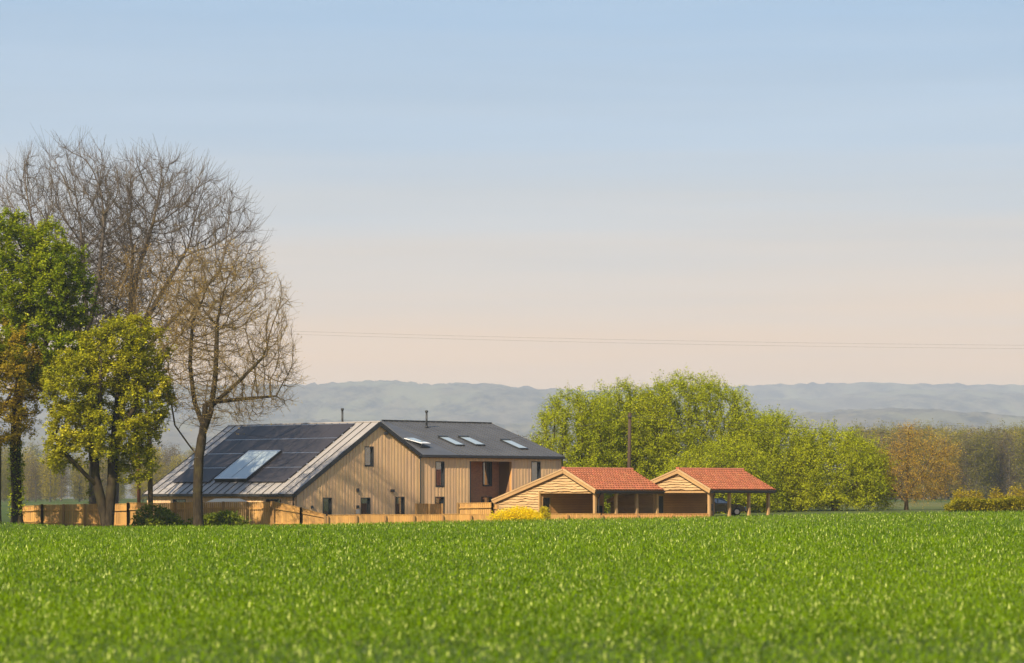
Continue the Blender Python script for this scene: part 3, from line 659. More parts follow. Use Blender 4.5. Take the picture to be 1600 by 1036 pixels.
def wall_piece(name, smap, s0, s1, zb, ztop, openings, o0, o1, m, parent):
    """solid wall between outward offsets o0 and o1 with rectangular openings (sa, sb, za, zb)"""
    cuts = sorted({s0, s1} | {c for w in openings for c in w[:2] if s0 < c < s1} | ({XA} if ztop is gable_top and s0 < XA < s1 and name else set()))
    mb = MB(); each = []
    for a, b_ in zip(cuts[:-1], cuts[1:]):
        mid = (a + b_) / 2; segs = [(zb, None)]
        ops = sorted([w for w in openings if w[0] <= mid <= w[1]], key=lambda w: w[2])
        lo = zb; parts = []
        for w in ops:
            if w[2] > lo + 1e-3: parts.append((lo, lo, w[2], w[2]))
            lo = w[3]
        parts.append((lo, lo, ztop(a), ztop(b_)))
        for (la, lb, ta, tb) in parts:
            if min(ta - la, tb - lb) < 0.01: continue
            q = [smap(a, o1, la), smap(b_, o1, lb), smap(b_, o0, lb), smap(a, o0, la), smap(a, o1, ta), smap(b_, o1, tb), smap(b_, o0, tb), smap(a, o0, ta)]
            mb.hexa(q); each.append(MB().hexa(q))
    return mb.build(name, m, parent) if name else each
def clad(smap, s0, s1, zb, ztop, openings, bw, m, parent, name='board'):
    n = max(1, round((s1 - s0) / bw)); ed = [0.0]
    for k in range(n): ed.append(ed[-1] + random.choice((0.75, 0.9, 1.0, 1.2)))
    ed = [s0 + e / ed[-1] * (s1 - s0) for e in ed]
    for k in range(n):
        a = ed[k] + random.uniform(0.003, 0.010); b_ = ed[k + 1] - 0.003
        o1 = 0.024 if k % 2 else 0.040
        mb = wall_piece(None, smap, a, b_, zb + random.uniform(0, 0.02), ztop, openings, 0.002, o1 + random.uniform(0, 0.006), m, parent)
        for piece in mb: piece.build(name, m, parent)
front = lambda s, o, z: (s, -o, z)
side = lambda s, o, z: (XL - o, s, z)
def wrect(pa, pb, ra, rb):        # rectangle on the front wall from columns / rows
    a, b_ = wx(pa), wx(pb); mid = (a + b_) / 2; return (a, b_, zrow(rb, mid, 0), zrow(ra, mid, 0))
W_g = [wrect(569, 583.5, 697.5, 729), wrect(504, 518, 777.5, 806), wrect(563, 578.5, 777.5, 806), wrect(617, 631.5, 776, 806)]
W_r = [wrect(680, 694, 721, 761), wrect(679.5, 694, 776, 806), wrect(829.5, 844, 721, 757), wrect(829.5, 844, 776, 806)]
rec = list(wrect(733.5, 799, 721, 806)); rec[2] = -0.2
for w in W_g[1:] + [W_r[1], W_r[3]]: pass
top_r = lambda x: ZR - 0.05
wall_piece('wall', front, XL, 0, -0.3, gable_top, W_g, -0.22, 0.0, M['inner'], house)
wall_piece('wall', front, 0, XR, -0.3, top_r, W_r + [tuple(rec)], -0.22, 0.0, M['inner'], house)
clad(front, XL, 0, -0.25, gable_top, W_g, 0.175, M['board'], house)
clad(front, 0, XR, -0.25, top_r, W_r + [tuple(rec)], 0.175, M['board'], house)
CS = lambda px: on_line(px, CL, BK)
def srect(pa, pb, ra, rb):
    a, b_ = CS(pb), CS(pa); mid = (a + b_) / 2; return (a, b_, PZ(rb, depth(XL, mid)) - C0.z, PZ(ra, depth(XL, mid)) - C0.z)
W_s = [srect(270, 291, 780, 800), srect(416, 439, 779.5, 800)]
top_s = lambda s: ZL - 0.06
wall_piece('wall', side, 0.0, YB, -0.3, top_s, W_s, -0.22, -0.002, M['inner'], house)
clad(side, 0.05, YB, -0.25, top_s, W_s, 0.22, M['board'], house)
# plain walls that close the blocks at the back
mb = MB(); mb.box(XL + 0.24, 0, YB - 0.2, YB, -0.3, ZL - 0.1); mb.build('back_wall', M['inner'], house)
mb = MB()
mb.hexa([(XR - 0.2, 0.23, -0.3), (XR, 0.23, -0.3), (XR, 2 * YS, -0.3), (XR - 0.2, 2 * YS, -0.3), (XR - 0.2, 0.23, ZR - 0.05), (XR, 0.23, ZR - 0.05), (XR, 2 * YS, ZR - 0.05), (XR - 0.2, 2 * YS, ZR - 0.05)])
mb.hexa([(XR - 0.2, 0.23, ZR - 0.05), (XR, 0.23, ZR - 0.05), (XR, 2 * YS, ZR - 0.05), (XR - 0.2, 2 * YS, ZR - 0.05), (XR - 0.2, YS - 0.05, ZS - 0.12), (XR, YS - 0.05, ZS - 0.12), (XR, YS + 0.05, ZS - 0.12), (XR - 0.2, YS + 0.05, ZS - 0.12)])
mb.build('end_wall', M['board'], house)
mb = MB(); mb.box(0, XR - 0.21, 2 * YS - 0.2, 2 * YS, -0.3, ZR - 0.05); mb.build('back_wall', M['board'], house)

def window(smap, w, parent, fr=0.07, dep=0.13, mull=False):
    a, b_, z0, z1 = w; mb = MB()
    def bx(sa, sb, za, zb, o0, o1): mb.hexa([smap(sa, o1, za), smap(sb, o1, za), smap(sb, o0, za), smap(sa, o0, za), smap(sa, o1, zb), smap(sb, o1, zb), smap(sb, o0, zb), smap(sa, o0, zb)])
    e = 0.003
    bx(a + e, a + fr, z0 + e, z1 - e, -dep - 0.05, 0.046); bx(b_ - fr, b_ - e, z0 + e, z1 - e, -dep - 0.05, 0.046)
    bx(a + fr, b_ - fr, z1 - fr, z1 - e, -dep - 0.05, 0.046); bx(a + fr, b_ - fr, z0 + e, z0 + fr, -dep - 0.05, 0.060)
    f = mb.build('window', M['dark'], parent)
    mb = MB(); bx2 = [smap(a + fr, -dep, z0 + fr), smap(b_ - fr, -dep, z0 + fr), smap(b_ - fr, -dep - 0.03, z0 + fr), smap(a + fr, -dep - 0.03, z0 + fr), smap(a + fr, -dep, z1 - fr), smap(b_ - fr, -dep, z1 - fr), smap(b_ - fr, -dep - 0.03, z1 - fr), smap(a + fr, -dep - 0.03, z1 - fr)]
    mb.hexa(bx2).build('pane', M['glass'], f)
    mb = MB(); za = z0 + fr; 
    mb.hexa([smap(a + fr, -dep + 0.03, za), smap(b_ - fr, -dep + 0.03, za), smap(b_ - fr, -dep + 0.004, za), smap(a + fr, -dep + 0.004, za), smap(a + fr, -dep + 0.03, za + 0.06), smap(b_ - fr, -dep + 0.03, za + 0.06), smap(b_ - fr, -dep + 0.004, za + 0.06), smap(a + fr, -dep + 0.004, za + 0.06)])
    mb.build('sash', M['dark'], f)
    return f
for w in W_g + W_r: window(front, w, house)
for w in W_s: window(side, w, house)
# recessed porch: brick back wall, timber cheeks
RD = on_line(780, C0 + U * rec[1], BK)
bk_map = lambda s, o, z: (s, RD - o, z)
def rrect(pa, pb, ra, rb):
    O = C0 + BK * RD; a, b_ = on_line(pa, O, U), on_line(pb, O, U); m_ = (a + b_) / 2
    return (a, b_, PZ(rb, depth(m_, RD)) - C0.z, PZ(ra, depth(m_, RD)) - C0.z)
WB = [rrect(754, 768.5, 721.5, 760), rrect(752, 768.5, 776, 806)]
WB[1] = (WB[1][0], WB[1][1], 0.0, WB[1][3])
wall_piece('brick_wall', bk_map, rec[0] - 0.1, rec[1] + 0.1, -0.25, lambda s: rec[3] + 0.15, WB, -0.2, 0.0, M['brick'], house)
for w in WB: window(bk_map, w, house)
mb = MB(); mb.box(rec[1], rec[1] + 0.08, 0.222, RD - 0.001, -0.25, rec[3] + 0.15); mb.build('porch_cheek', M['porch'], house)
mb = MB(); mb.box(rec[0] - 0.08, rec[0], 0.222, RD - 0.001, -0.25, rec[3] + 0.15); mb.build('porch_cheek', M['porch'], house)
mb = MB(); mb.box(rec[0], rec[1], 0.222, RD - 0.001, rec[3] + 0.002, rec[3] + 0.12); mb.build('porch_ceiling', M['porch'], house)
mb = MB(); mb.box(rec[0] + 0.003, rec[0] + 0.16, 0.0, 0.16, -0.25, rec[3] - 0.003); mb.build('porch_dark_strip', M['dark'], house)  # narrow dark upright at the left edge of the recess
bz = zrow(768, rec[0], 0)
# ---- roofs
OV = 0.16; TH = 0.16
def roofL(x, y, h=0.0):   # left slope surface of left block
    return Vector((x, y, ZL + (x - XL) * slopeL)) + Vector((-slopeL, 0, 1)).normalized() * h
ex = 0.35
mb = MB(); mb.slab(roofL(XL - ex, -OV), roofL(XA, -OV), roofL(XA, YB + OV), roofL(XL - ex, YB + OV), TH); mb.build('roof', M['pale_roof'], house)
def roofB(x, y, h=0.0): return Vector((x, y, ZA - (x - XA) * slopeR)) + Vector((slopeR, 0, 1)).normalized() * h
mb = MB(); mb.slab(roofB(XA + 0.0, -OV), roofB(0.12, -OV), roofB(0.12, YB + OV), roofB(XA + 0.0, YB + OV), TH); mb.build('roof', M['pale_roof'], house)
def roofF(x, y, h=0.0): return Vector((x, y, ZR + y * slopeF)) + Vector((0, -slopeF, 1)).normalized() * h
xs0 = XA + 0.3
mb = MB()
# polygonal front slope: it stops at the valley against the left block
yv = YS
vx = on_line(597.5, C0 + BK * YS, U)
mb = MB()
nrm = Vector((0, -slopeF, 1)).normalized() * TH
poly = [roofF(0.125, -0.22), roofF(XR + OV, -0.22), roofF(XR + OV, YS), roofF(vx, YS)]
n0 = [p - nrm for p in poly]
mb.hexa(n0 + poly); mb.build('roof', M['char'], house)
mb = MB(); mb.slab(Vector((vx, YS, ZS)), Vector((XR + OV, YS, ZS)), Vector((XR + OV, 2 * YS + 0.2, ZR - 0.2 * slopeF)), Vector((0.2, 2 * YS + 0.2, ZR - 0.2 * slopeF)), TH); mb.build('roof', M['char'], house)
tp = [Vector((0.13, -0.1, ZR - .05)), Vector((vx, YS, ZS - .02)), Vector((0.2, 2 * YS, ZR - .05)), Vector((XA + 2.0, YS, ZA - 2.0 * slopeR - .1))]
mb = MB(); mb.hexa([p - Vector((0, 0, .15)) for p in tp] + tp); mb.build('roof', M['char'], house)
# seams
n = 20
for k in range(n + 1):
    y = -OV + 0.05 + k * (YB + 2 * OV - 0.1) / n
    MB().slab(roofL(XL - ex, y - 0.022, 0.052), roofL(XA - 0.05, y - 0.022, 0.052), roofL(XA - 0.05, y + 0.022, 0.052), roofL(XL - ex, y + 0.022, 0.052), 0.05).build('seam', M['dark'], house)
n = 27
for k in range(n + 1):
    x = 0.16 + k * (XR + OV - 0.2) / n; 
    if x < vx: continue
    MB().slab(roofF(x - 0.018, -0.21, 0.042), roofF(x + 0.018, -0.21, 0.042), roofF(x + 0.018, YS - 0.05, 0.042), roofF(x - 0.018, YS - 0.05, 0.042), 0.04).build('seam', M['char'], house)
# ridge caps, verges, gutters
MB().tube([(XA, -OV - 0.02, ZA + 0.03), (XA, YB + OV, ZA + 0.03)], 0.07, 6).build('ridge_cap', M['pale_roof'], house)
MB().box(vx, XR + OV, YS - 0.12, YS + 0.12, ZS - 0.02, ZS + 0.09).build('ridge_cap', M['dark'], house)
d = 0.30
MB().hexa([(XL - ex, -OV - 0.05, ZL - ex * slopeL - d), (XA, -OV - 0.05, ZA - d * 1.1), (XA, -OV - 0.003, ZA - d * 1.1), (XL - ex, -OV - 0.003, ZL - ex * slopeL - d), (XL - ex, -OV - 0.05, ZL - ex * slopeL + 0.03), (XA, -OV - 0.05, ZA + 0.03), (XA, -OV - 0.003, ZA + 0.03), (XL - ex, -OV - 0.003, ZL - ex * slopeL + 0.03)]).build('bargeboard', M['dark'], house)
MB().hexa([(XA + 0.002, -OV - 0.05, ZA - d * 1.1), (0.14, -OV - 0.05, ZR - 0.14 * slopeR - d), (0.14, -OV - 0.003, ZR - 0.14 * slopeR - d), (XA + 0.002, -OV - 0.003, ZA - d * 1.1), (XA + 0.002, -OV - 0.05, ZA + 0.03), (0.14, -OV - 0.05, ZR - 0.14 * slopeR + 0.03), (0.14, -OV - 0.003, ZR - 0.14 * slopeR + 0.03), (XA + 0.002, -OV - 0.003, ZA + 0.03)]).build('bargeboard', M['dark'], house)
zg = ZR - 0.22 * slopeF
MB().box(0.15, XR + OV, -0.34, -0.225, zg - 0.2, zg - 0.02).build('gutter', M['dark'], house)
MB().box(0.15, XR + OV, -0.22, -0.045, zg - 0.24, zg - 0.19).build('soffit', M['dark'], house)
ze = ZL - ex * slopeL
MB().box(XL - ex - 0.13, XL - ex - 0.005, -OV, YB + OV, ze - 0.22, ze - 0.03).build('gutter', M['dark'], house)
MB().tube([(0.02, -0.12, zg - 0.2), (0.02, -0.12, 0.0)], 0.055, 8).build('downpipe', M['dark'], house)
MB().tube([(XR + 0.03, -0.10, zg - 0.2), (XR + 0.03, -0.10, 0.0)], 0.055, 8).build('downpipe', M['dark'], house)
MB().tube([(XL - 0.10, 0.25, ze - 0.1), (XL - 0.10, 0.25, 0.0)], 0.05, 8).build('downpipe', M['dark'], house)
MB().tube([(XL - 0.10, YB - 0.5, ze - 0.1), (XL - 0.10, YB - 0.5, 0.0)], 0.05, 8).build('downpipe', M['dark'], house)
MB().box(XL - 0.06, XL + 0.01, YB - 0.12, YB + 0.03, -0.2, ZL - 0.2).build('corner_board', M['board'], house)
# flues
pr0 = on_line(535, C0 + U * (XA + 0.9), BK); 
zt = PZ(638, depth(XA + 0.9, pr0)) - C0.z
def flue(x, y, zb, zt):
    f = MB().tube([(x, y, zb), (x, y, zt)], 0.085, 10).build('flue', M['dark'], house, True)
    MB().tube([(x, y, zt + 0.002), (x, y, zt + 0.05), (x, y, zt + 0.16), (x, y, zt + 0.2)], [0.10, 0.13, 0.13, 0.07], 10).build('cowl', M['dark'], f, True)
    MB().tube([(x, y, zb - 0.02), (x, y, zb + 0.18)], [0.22, 0.09], 10).build('flashing', M['dark'], f, True)
flue(XA + 0.9, pr0, ZA - 0.9 * slopeR, zt - 0.18)
# solar panels and the big roof light, laid out on the left slope plane
nL = (U * -slopeL + Vector((0, 0, 1))).normalized(); pL = C0 + U * XL + Vector((0, 0, ZL))
def onL(px, row, h=0.0): return to_local(ray_plane(px, row, pL + nL * h, nL))
H = 0.13
tl, tr_, bl, br = onL(377, 663, H), onL(553, 660, H), onL(276, 752, H), onL(447, 752.5, H)
y0 = (tr_.y + br.y) / 2; y1 = (tl.y + bl.y) / 2; xt = min((tl.x + tr_.x) / 2, XA - 0.25); xb = (bl.x + br.x) / 2
print('solar y', y0, y1, 'x', xb, xt)
nc, nr = 6, 4
cw = (y1 - y0) / nc; rw = (xt - xb) / nr
for c in range(nc):
    for r in range(nr):       # r 0 = bottom row
        if r < 2 and c in (2, 3): continue
        ya, yb = y0 + c * cw + 0.012, y0 + (c + 1) * cw - 0.012; xa, xb_ = xb + r * rw + 0.02, xb + (r + 1) * rw - 0.02
        pnl = MB().slab(roofL(xa, ya, H), roofL(xb_, ya, H), roofL(xb_, yb, H), roofL(xa, yb, H), 0.045).build('solar_panel', M['solar'], house)
        MB().slab(roofL(xb_ - 0.028, ya, H + 0.006), roofL(xb_ + 0.012, ya, H + 0.006), roofL(xb_ + 0.012, yb, H + 0.006), roofL(xb_ - 0.028, yb, H + 0.006), 0.02).build('clamp_rail', M['alu'], pnl)
for k in range(8):
    x = xb + (k + 0.4) * (xt - xb) / 8
    MB().slab(roofL(x, y0 - 0.10, H - 0.02), roofL(x + 0.12, y0 - 0.10, H - 0.02), roofL(x + 0.12, y0 - 0.005, H - 0.02), roofL(x, y0 - 0.005, H - 0.02), 0.10).build('bracket', M['alu'], house)
a, b_, c_, d_ = onL(388, 702, .3), onL(437, 702, .3), onL(391, 746.5, .3), onL(341, 746.5, .3)
ya, yb = (b_.y + c_.y) / 2, (a.y + d_.y) / 2; xa, xb_ = (c_.x + d_.x) / 2, (a.x + b_.x) / 2
sk = MB().slab(roofL(xa, ya, .30), roofL(xb_, ya, .30), roofL(xb_, yb, .30), roofL(xa, yb, .30), 0.29).build('roof_light', M['dark'], house)
ym = ya + (yb - ya) * 0.5
for q0, q1 in ((ya + 0.10, ym - 0.04), (ym + 0.04, yb - 0.14)):
    MB().slab(roofL(xa + 0.16, q0, .325), roofL(xb_ - 0.14, q0, .325), roofL(xb_ - 0.14, q1, .325), roofL(xa + 0.16, q1, .325), 0.02).build('pane', M['roofglass'], sk)
for q in ((xa + 0.02, xa + 0.14, ya, yb), (xb_ - 0.13, xb_ - 0.02, ya, yb), (xa + 0.145, xb_ - 0.135, yb - 0.12, yb - 0.02), (xa + 0.145, xb_ - 0.135, ya + 0.02, ya + 0.08)):
    MB().slab(roofL(q[0], q[2], .335), roofL(q[1], q[2], .335), roofL(q[1], q[3], .335), roofL(q[0], q[3], .335), 0.03).build('frame', M['alu'], sk)
# roof windows on the right wing
nF = (BK * -slopeF + Vector((0, 0, 1))).normalized(); pF = C0 + Vector((0, 0, ZR))
def onF(px, row, h=0.0): return to_local(ray_plane(px, row, pF + nF * h, nF))
for i, q in enumerate(((629.5, 644.5, 671, 659, 685.5, 698), (683.5, 698, 725, 713, 682, 695.3), (714.3, 730.7, 756.8, 745, 682, 695), (782, 797, 822.4, 811, 687, 700.7))):
    a, b_, c_, d_ = onF(q[0], q[4], .1), onF(q[1], q[4], .1), onF(q[2], q[5], .1), onF(q[3], q[5], .1)
    xa, xb_ = (a.x + d_.x) / 2, (b_.x + c_.x) / 2; ya, yb = (c_.y + d_.y) / 2, (a.y + b_.y) / 2
    if xb_ - xa < 0.7: xb_ = xa + 0.95
    f = MB().slab(roofF(xa, ya, .12), roofF(xb_, ya, .12), roofF(xb_, yb, .12), roofF(xa, yb, .12), 0.115).build('roof_window', M['dark'], house)
    if i == 0:      # tilted open
        lo, hi = roofF(0, ya, .42), roofF(0, yb, .16)
        s_ = MB().slab((xa, lo.y, lo.z), (xb_, lo.y, lo.z), (xb_, hi.y, hi.z), (xa, hi.y, hi.z), 0.05).build('sash', M['white'], f)
        e = 0.08
        MB().slab((xa + e, lo.y + e, lo.z - e * .1 + .012), (xb_ - e, lo.y + e, lo.z - e * .1 + .012), (xb_ - e, hi.y - 2 * e, hi.z + .03), (xa + e, hi.y - 2 * e, hi.z + .03), 0.01).build('pane', M['roofglass'], f)
        MB().tube([(xa + .3, ya + .3, roofF(0, ya + .3, .1).z), (xa + .3, ya + .05, lo.z - .03)], .02, 6).build('stay', M['alu'], f)
    else:
        MB().slab(roofF(xa + .07, ya + .1, .135), roofF(xb_ - .07, ya + .1, .135), roofF(xb_ - .07, yb - .22, .135), roofF(xa + .07, yb - .22, .135), 0.012).build('pane', M['roofglass'], f)
        MB().slab(roofF(xa - .02, yb - .2, .19), roofF(xb_ + .02, yb - .2, .19), roofF(xb_ + .02, yb + .03, .19), roofF(xa - .02, yb + .03, .19), 0.068).build('hood', M['dark'], f)
fb = onF(666.5, 668, 0.0); flue(fb.x, fb.y, fb.z, PZ(641, (C0 + U * fb.x + BK * fb.y).y) - C0.z - 0.2)
# wall fittings
for (pa, pb, ra, rb, nm) in ((599, 605, 675, 679.5, 'vent'), (556, 559.5, 763, 768.5, 'wall_lamp'), (609, 615, 764.5, 768.5, 'wall_lamp'), (484.5, 488, 790, 794.5, 'wall_lamp'), (556, 559.5, 789.5, 794, 'wall_lamp'), (554.5, 560, 796, 803, 'meter_box')):
    w = wrect(pa, pb, ra, rb); MB().box(w[0], w[1], -0.16, -0.050, w[2], w[3]).build(nm, M['dark'] if nm != 'meter_box' else M['alu'], house, bevel=0.012)

# ------------------------------------------------------------------ carports
def carport(label, apx, cpx, lpx, ppx, Y, rr):
    """apx/cpx/lpx: columns of apex, post corner and left eave; Y depth of the near corner post"""
    O = Vector((PX(cpx, Y), Y, 0)); O.z = gz(O.x, Y) - 0.1
    cp = empty('carport', O, A); tag(cp, label, 'carport', 'timber carports beside the house')
    ol = lambda px: on_line(px, O, BK)
    ya, yl, yp = ol(apx), ol(lpx), ol(ppx)
    dz = lambda row, x, y: zrow(row, x, y, O)
    z0, za, zl = dz(rr[1], 0, 0), dz(rr[0], 0, ya), dz(rr[2], 0, yl)
    Lg = 7.45
    sF = (za - z0) / ya; sB = (za - zl) / (yl - ya)
    zt = lambda y: z0 + y * sF if y <= ya else za - (y - ya) * sB
    print('carport', ya, yp, yl, z0, za, zl)
    # waney boards on the near gable (x=0, facing -x)
    ZB = z0 - 0.08         # underside of the gable panel = plate height
    bh = 0.205
    def waney(y0, y1, zlo, zhi, x, sgn, seed):
        g = np.random.default_rng(seed); n = max(3, int((y1 - y0) / 0.28)); mb = MB(); ph = g.random(4) * 6.28
        yy = np.linspace(y0, y1, n + 1)
        wv = 0.032 * np.sin(yy * 2.1 + ph[0]) + 0.022 * np.sin(yy * 4.7 + ph[1]) + 0.016 * g.normal(0, 1, n + 1)
        for i in range(n):
            lo0, lo1 = zlo - 0.03 + wv[i], zlo - 0.03 + wv[i + 1]
            xo, xi = x - sgn * 0.135, x - sgn * 0.012
            mb.hexa([(xo, yy[i], lo0), (xo, yy[i + 1], lo1), (xo + sgn * .03, yy[i + 1], lo1), (xo + sgn * .03, yy[i], lo0), (xi, yy[i], zhi), (xi, yy[i + 1], zhi), (xi + sgn * .012, yy[i + 1], zhi), (xi + sgn * .012, yy[i], zhi)])
        return mb.build('board', M['waney'], cp)
    def rng_at(z):      # extent in y of the gable at height z
        return max((z - z0) / sF, 0.0), min(ya + (za - z) / sB, yl)
    z = 0.05; k = 0
    while z < za - 0.15:
        a, b_ = rng_at(z + bh * 0.5)
        a += 0.05; b_ -= 0.05
        if z < ZB - 0.02: a = yp
        if b_ - a > 0.25: waney(a, b_, z, min(z + bh + 0.03, za - 0.08), 0.0, 1, 100 + k); 
        k += 1; z += bh
    # backing panels
    mb = MB(); mb.hexa([(0, yp + .01, 0), (0.05, yp + .01, 0), (0.05, yl - .06, 0), (0, yl - .06, 0), (0, yp + .01, zt(yp) - .15), (0.05, yp + .01, zt(yp) - .15), (0.05, yl - .06, zl - .12), (0, yl - .06, zl - .12)])
    mb.hexa([(0, 0.15, ZB), (0.05, 0.15, ZB), (0.05, yp, ZB), (0, yp, ZB), (0, ya, za - .14), (0.05, ya, za - .14), (0.05, ya + .01, za - .14), (0, ya + .01, za - .14)]); mb.build('gable_backing', M['inner'], cp)
    # store: partition along the ridge direction, back wall, far gable of the store
    nb = int((zt(yp) - 0.2) / 0.2); dr = (0.35, 1.10, 1.75)
    for i in range(nb):
        za_, zb_ = 0.02 + i * 0.2, 0.02 + (i + 1) * 0.2 - 0.008
        for (xa, xb_) in ([(dr[1] + .1, Lg)] if zb_ < dr[2] + 0.1 else [(0.06, Lg)]) + ([(0.06, dr[0] - .1)] if zb_ < dr[2] + .1 else []):
            if xb_ - xa > 0.05: MB().box(xa, xb_, yp - 0.02 - random.uniform(0.008, 0.02), yp, za_, zb_).build('inner_board', M['inner'], cp)
    MB().box(0.06, Lg, yp + 0.004, yp + 0.06, 0, zt(yp) - 0.18).build('partition', M['black'], cp)
    dd = MB().box(dr[0], dr[1], yp - 0.05, yp - 0.002, 0.0, dr[2]).build('door', M['black'], cp)
    mb = MB(); mb.box(dr[0] - .1, dr[0] - .002, yp - .06, yp - .003, 0, dr[2] + .1); mb.box(dr[1] + .002, dr[1] + .1, yp - .06, yp - .003, 0, dr[2] + .1); mb.box(dr[0], dr[1], yp - .06, yp - .003, dr[2] + .002, dr[2] + .1); mb.build('door_frame', M['oak'], cp)
    MB().box(Lg - 0.95, Lg - 0.35, yp - 0.22, yp - 0.03, 0.55, 1.12).build('meter_cupboard', M['black'], cp, bevel=0.015)
    MB().box(0.06, Lg, yl - 0.1, yl - 0.04, 0, zl - 0.1).build('back_wall', M['waney'], cp)
    MB().hexa([(Lg, yp, 0), (Lg + .05, yp, 0), (Lg + .05, yl - .05, 0), (Lg, yl - .05, 0), (Lg, yp, zt(yp) - .15), (Lg + .05, yp, zt(yp) - .15), (Lg + .05, yl - .05, zl - .12), (Lg, yl - .05, zl - .12)]).build('end_wall', M['waney'], cp)
    MB().hexa([(Lg, 0.2, ZB), (Lg + .05, 0.2, ZB), (Lg + .05, yp, ZB), (Lg, yp, ZB), (Lg, ya, za - .14), (Lg + .05, ya, za - .14), (Lg + .05, ya + .01, za - .14), (Lg, ya + .01, za - .14)]).build('end_gable', M['waney'], cp)
    # posts, plate, tie beams
    pw = 0.22
    for i in range(4):
        x = pw / 2 + i * (Lg - pw) / 3
        MB().box(x - pw / 2, x + pw / 2, 0.0, pw, 0.08, ZB - 0.002).build('post', M['oak'], cp, bevel=0.012)
        MB().box(x - pw / 2 - .04, x + pw / 2 + .04, -.04, pw + .04, -0.1, 0.08).build('post_foot', M['oak'], cp)
    MB().box(-0.05, Lg + 0.05, 0.02, 0.2, ZB, ZB + 0.2).build('wall_plate', M['oak'], cp)
    for i in (1, 2): x = pw / 2 + i * (Lg - pw) / 3; MB().box(x - .09, x + .09, 0.205, yp - .03, ZB + 0.0, ZB + 0.18).build('tie_beam', M['oak'], cp)
    MB().box(-0.04, 0.14, 0.23, yp - 0.03, ZB - 0.19, ZB - 0.03).build('tie_beam', M['oak'], cp)
    MB().box(-0.10, 0.06, yp - 0.08, yp + 0.06, 0, ZB + .02).build('post', M['oak'], cp)
    MB().box(-0.10, 0.06, yl - 0.14, yl, 0, zl - .14).build('post', M['oak'], cp)
    # roof decks
    ov = 0.28
    def fr(x, y, h=0.0): return Vector((x, y, z0 + y * sF)) + Vector((0, -sF, 1)).normalized() * h
    def bk(x, y, h=0.0): return Vector((x, y, za - (y - ya) * sB)) + Vector((0, sB, 1)).normalized() * h
    x0_, x1_ = -ov, Lg + ov
    ye = -0.32
    MB().slab(fr(x0_, ye, .10), fr(x1_, ye, .10), fr(x1_, ya, .10), fr(x0_, ya, .10), 0.10).build('roof_deck', M['inner'], cp)
    MB().slab(bk(x0_, ya, .10), bk(x1_, ya, .10), bk(x1_, yl + .2, .10), bk(x0_, yl + .2, .10), 0.10).build('roof_deck', M['inner'], cp)
    # pantiles
    def tiles(fn, ya_, yb_, flip):
        cols = 26; rows = max(6, round(abs(yb_ - ya_) / 0.33)); pts = 6
        X = np.linspace(x0_ + .02, x1_ - .02, cols * pts + 1); ph = (np.arange(len(X)) % pts) / pts
        prof = 0.06 * np.sin(2 * math.pi * ph) + 0.025 * np.sin(4 * math.pi * ph)
        V = []; Fq = []; C = []; g = np.random.default_rng(4); 
        nrm = (fn(0, 0, 1) - fn(0, 0, 0))
        for r in range(rows):
            t0, t1 = r / rows, (r + 1) / rows + 0.012
            col = np.array([0.47, 0.165, 0.085]) * g.uniform(0.6, 1.25, (cols + 1, 1)) * (1 + g.normal(0, .06, (cols + 1, 3)))
            for li, (t, h) in enumerate(((min(t0 + .35 / rows, 1), 0.10), (t0, 0.20), (min(t1, 1), 0.135))):
                for i, x in enumerate(X):
                    p = fn(x, ya_ + (yb_ - ya_) * t, h + prof[i] * (0.3 if li == 0 else 1)); V.append(tuple(p)); C.append(col[i // pts])
            b0 = r * 3 * len(X); n_ = len(X)
            for li in (0, 1):
                for i in range(n_ - 1):
                    a_ = b0 + li * n_ + i; Fq.append((a_, a_ + 1, a_ + 1 + n_, a_ + n_) if not flip else (a_ + n_, a_ + 1 + n_, a_ + 1, a_))
        o = npmesh('roof_tiles', np.array(V), np.array(Fq), M['tile'], cp, col=np.array(C)); o['kind'] = 'stuff'
    tiles(fr, ye, ya - .02, False); tiles(bk, yl + .2, ya + .02, True)
    nr_ = 18
    for i in range(nr_):
        xa = x0_ + i * (x1_ - x0_) / nr_; xb_ = x0_ + (i + 1) * (x1_ - x0_) / nr_ + .015
        zr = za + 0.17; mb = MB(); pts_ = [(math.cos(t) * .16, math.sin(t) * .13) for t in np.linspace(-.15, math.pi + .15, 7)]
        s_ = 1 + .05 * (i % 2)
        for j in range(6):
            (p, q), (p2, q2) = pts_[j], pts_[j + 1]
            mb.hexa([(xa, ya + p * s_, zr + q * s_), (xb_, ya + p * s_, zr + q * s_), (xb_, ya + p2 * s_, zr + q2 * s_), (xa, ya + p2 * s_, zr + q2 * s_), (xa, ya + p * s_ * .8, zr + q * .8), (xb_, ya + p * s_ * .8, zr + q * .8), (xb_, ya + p2 * s_ * .8, zr + q2 * .8), (xa, ya + p2 * s_ * .8, zr + q2 * .8)])
        mb.build('ridge_tile', M['ridge_tile'], cp)
    MB().box(x0_ - .02, x0_ + .004, ya - .17, ya + .17, za - .12, za + .34).build('ridge_end', M['ridge_tile'], cp)
    # barge boards, pale under-cloak strip, gutter, downpipe
    def barge(fn, a, b_, hi, lo, x, t, m, nm):
        p = [fn(x - t, a, lo), fn(x, a, lo), fn(x, b_, lo), fn(x - t, b_, lo), fn(x - t, a, hi), fn(x, a, hi), fn(x, b_, hi), fn(x - t, b_, hi)]
        MB().hexa(p).build(nm, m, cp)
    barge(fr, ye, ya, .085, -.16, x0_ - .002, .05, M['oak'], 'bargeboard'); barge(bk, ya + .002, yl + .2, .085, -.16, x0_ - .002, .05, M['oak'], 'bargeboard')
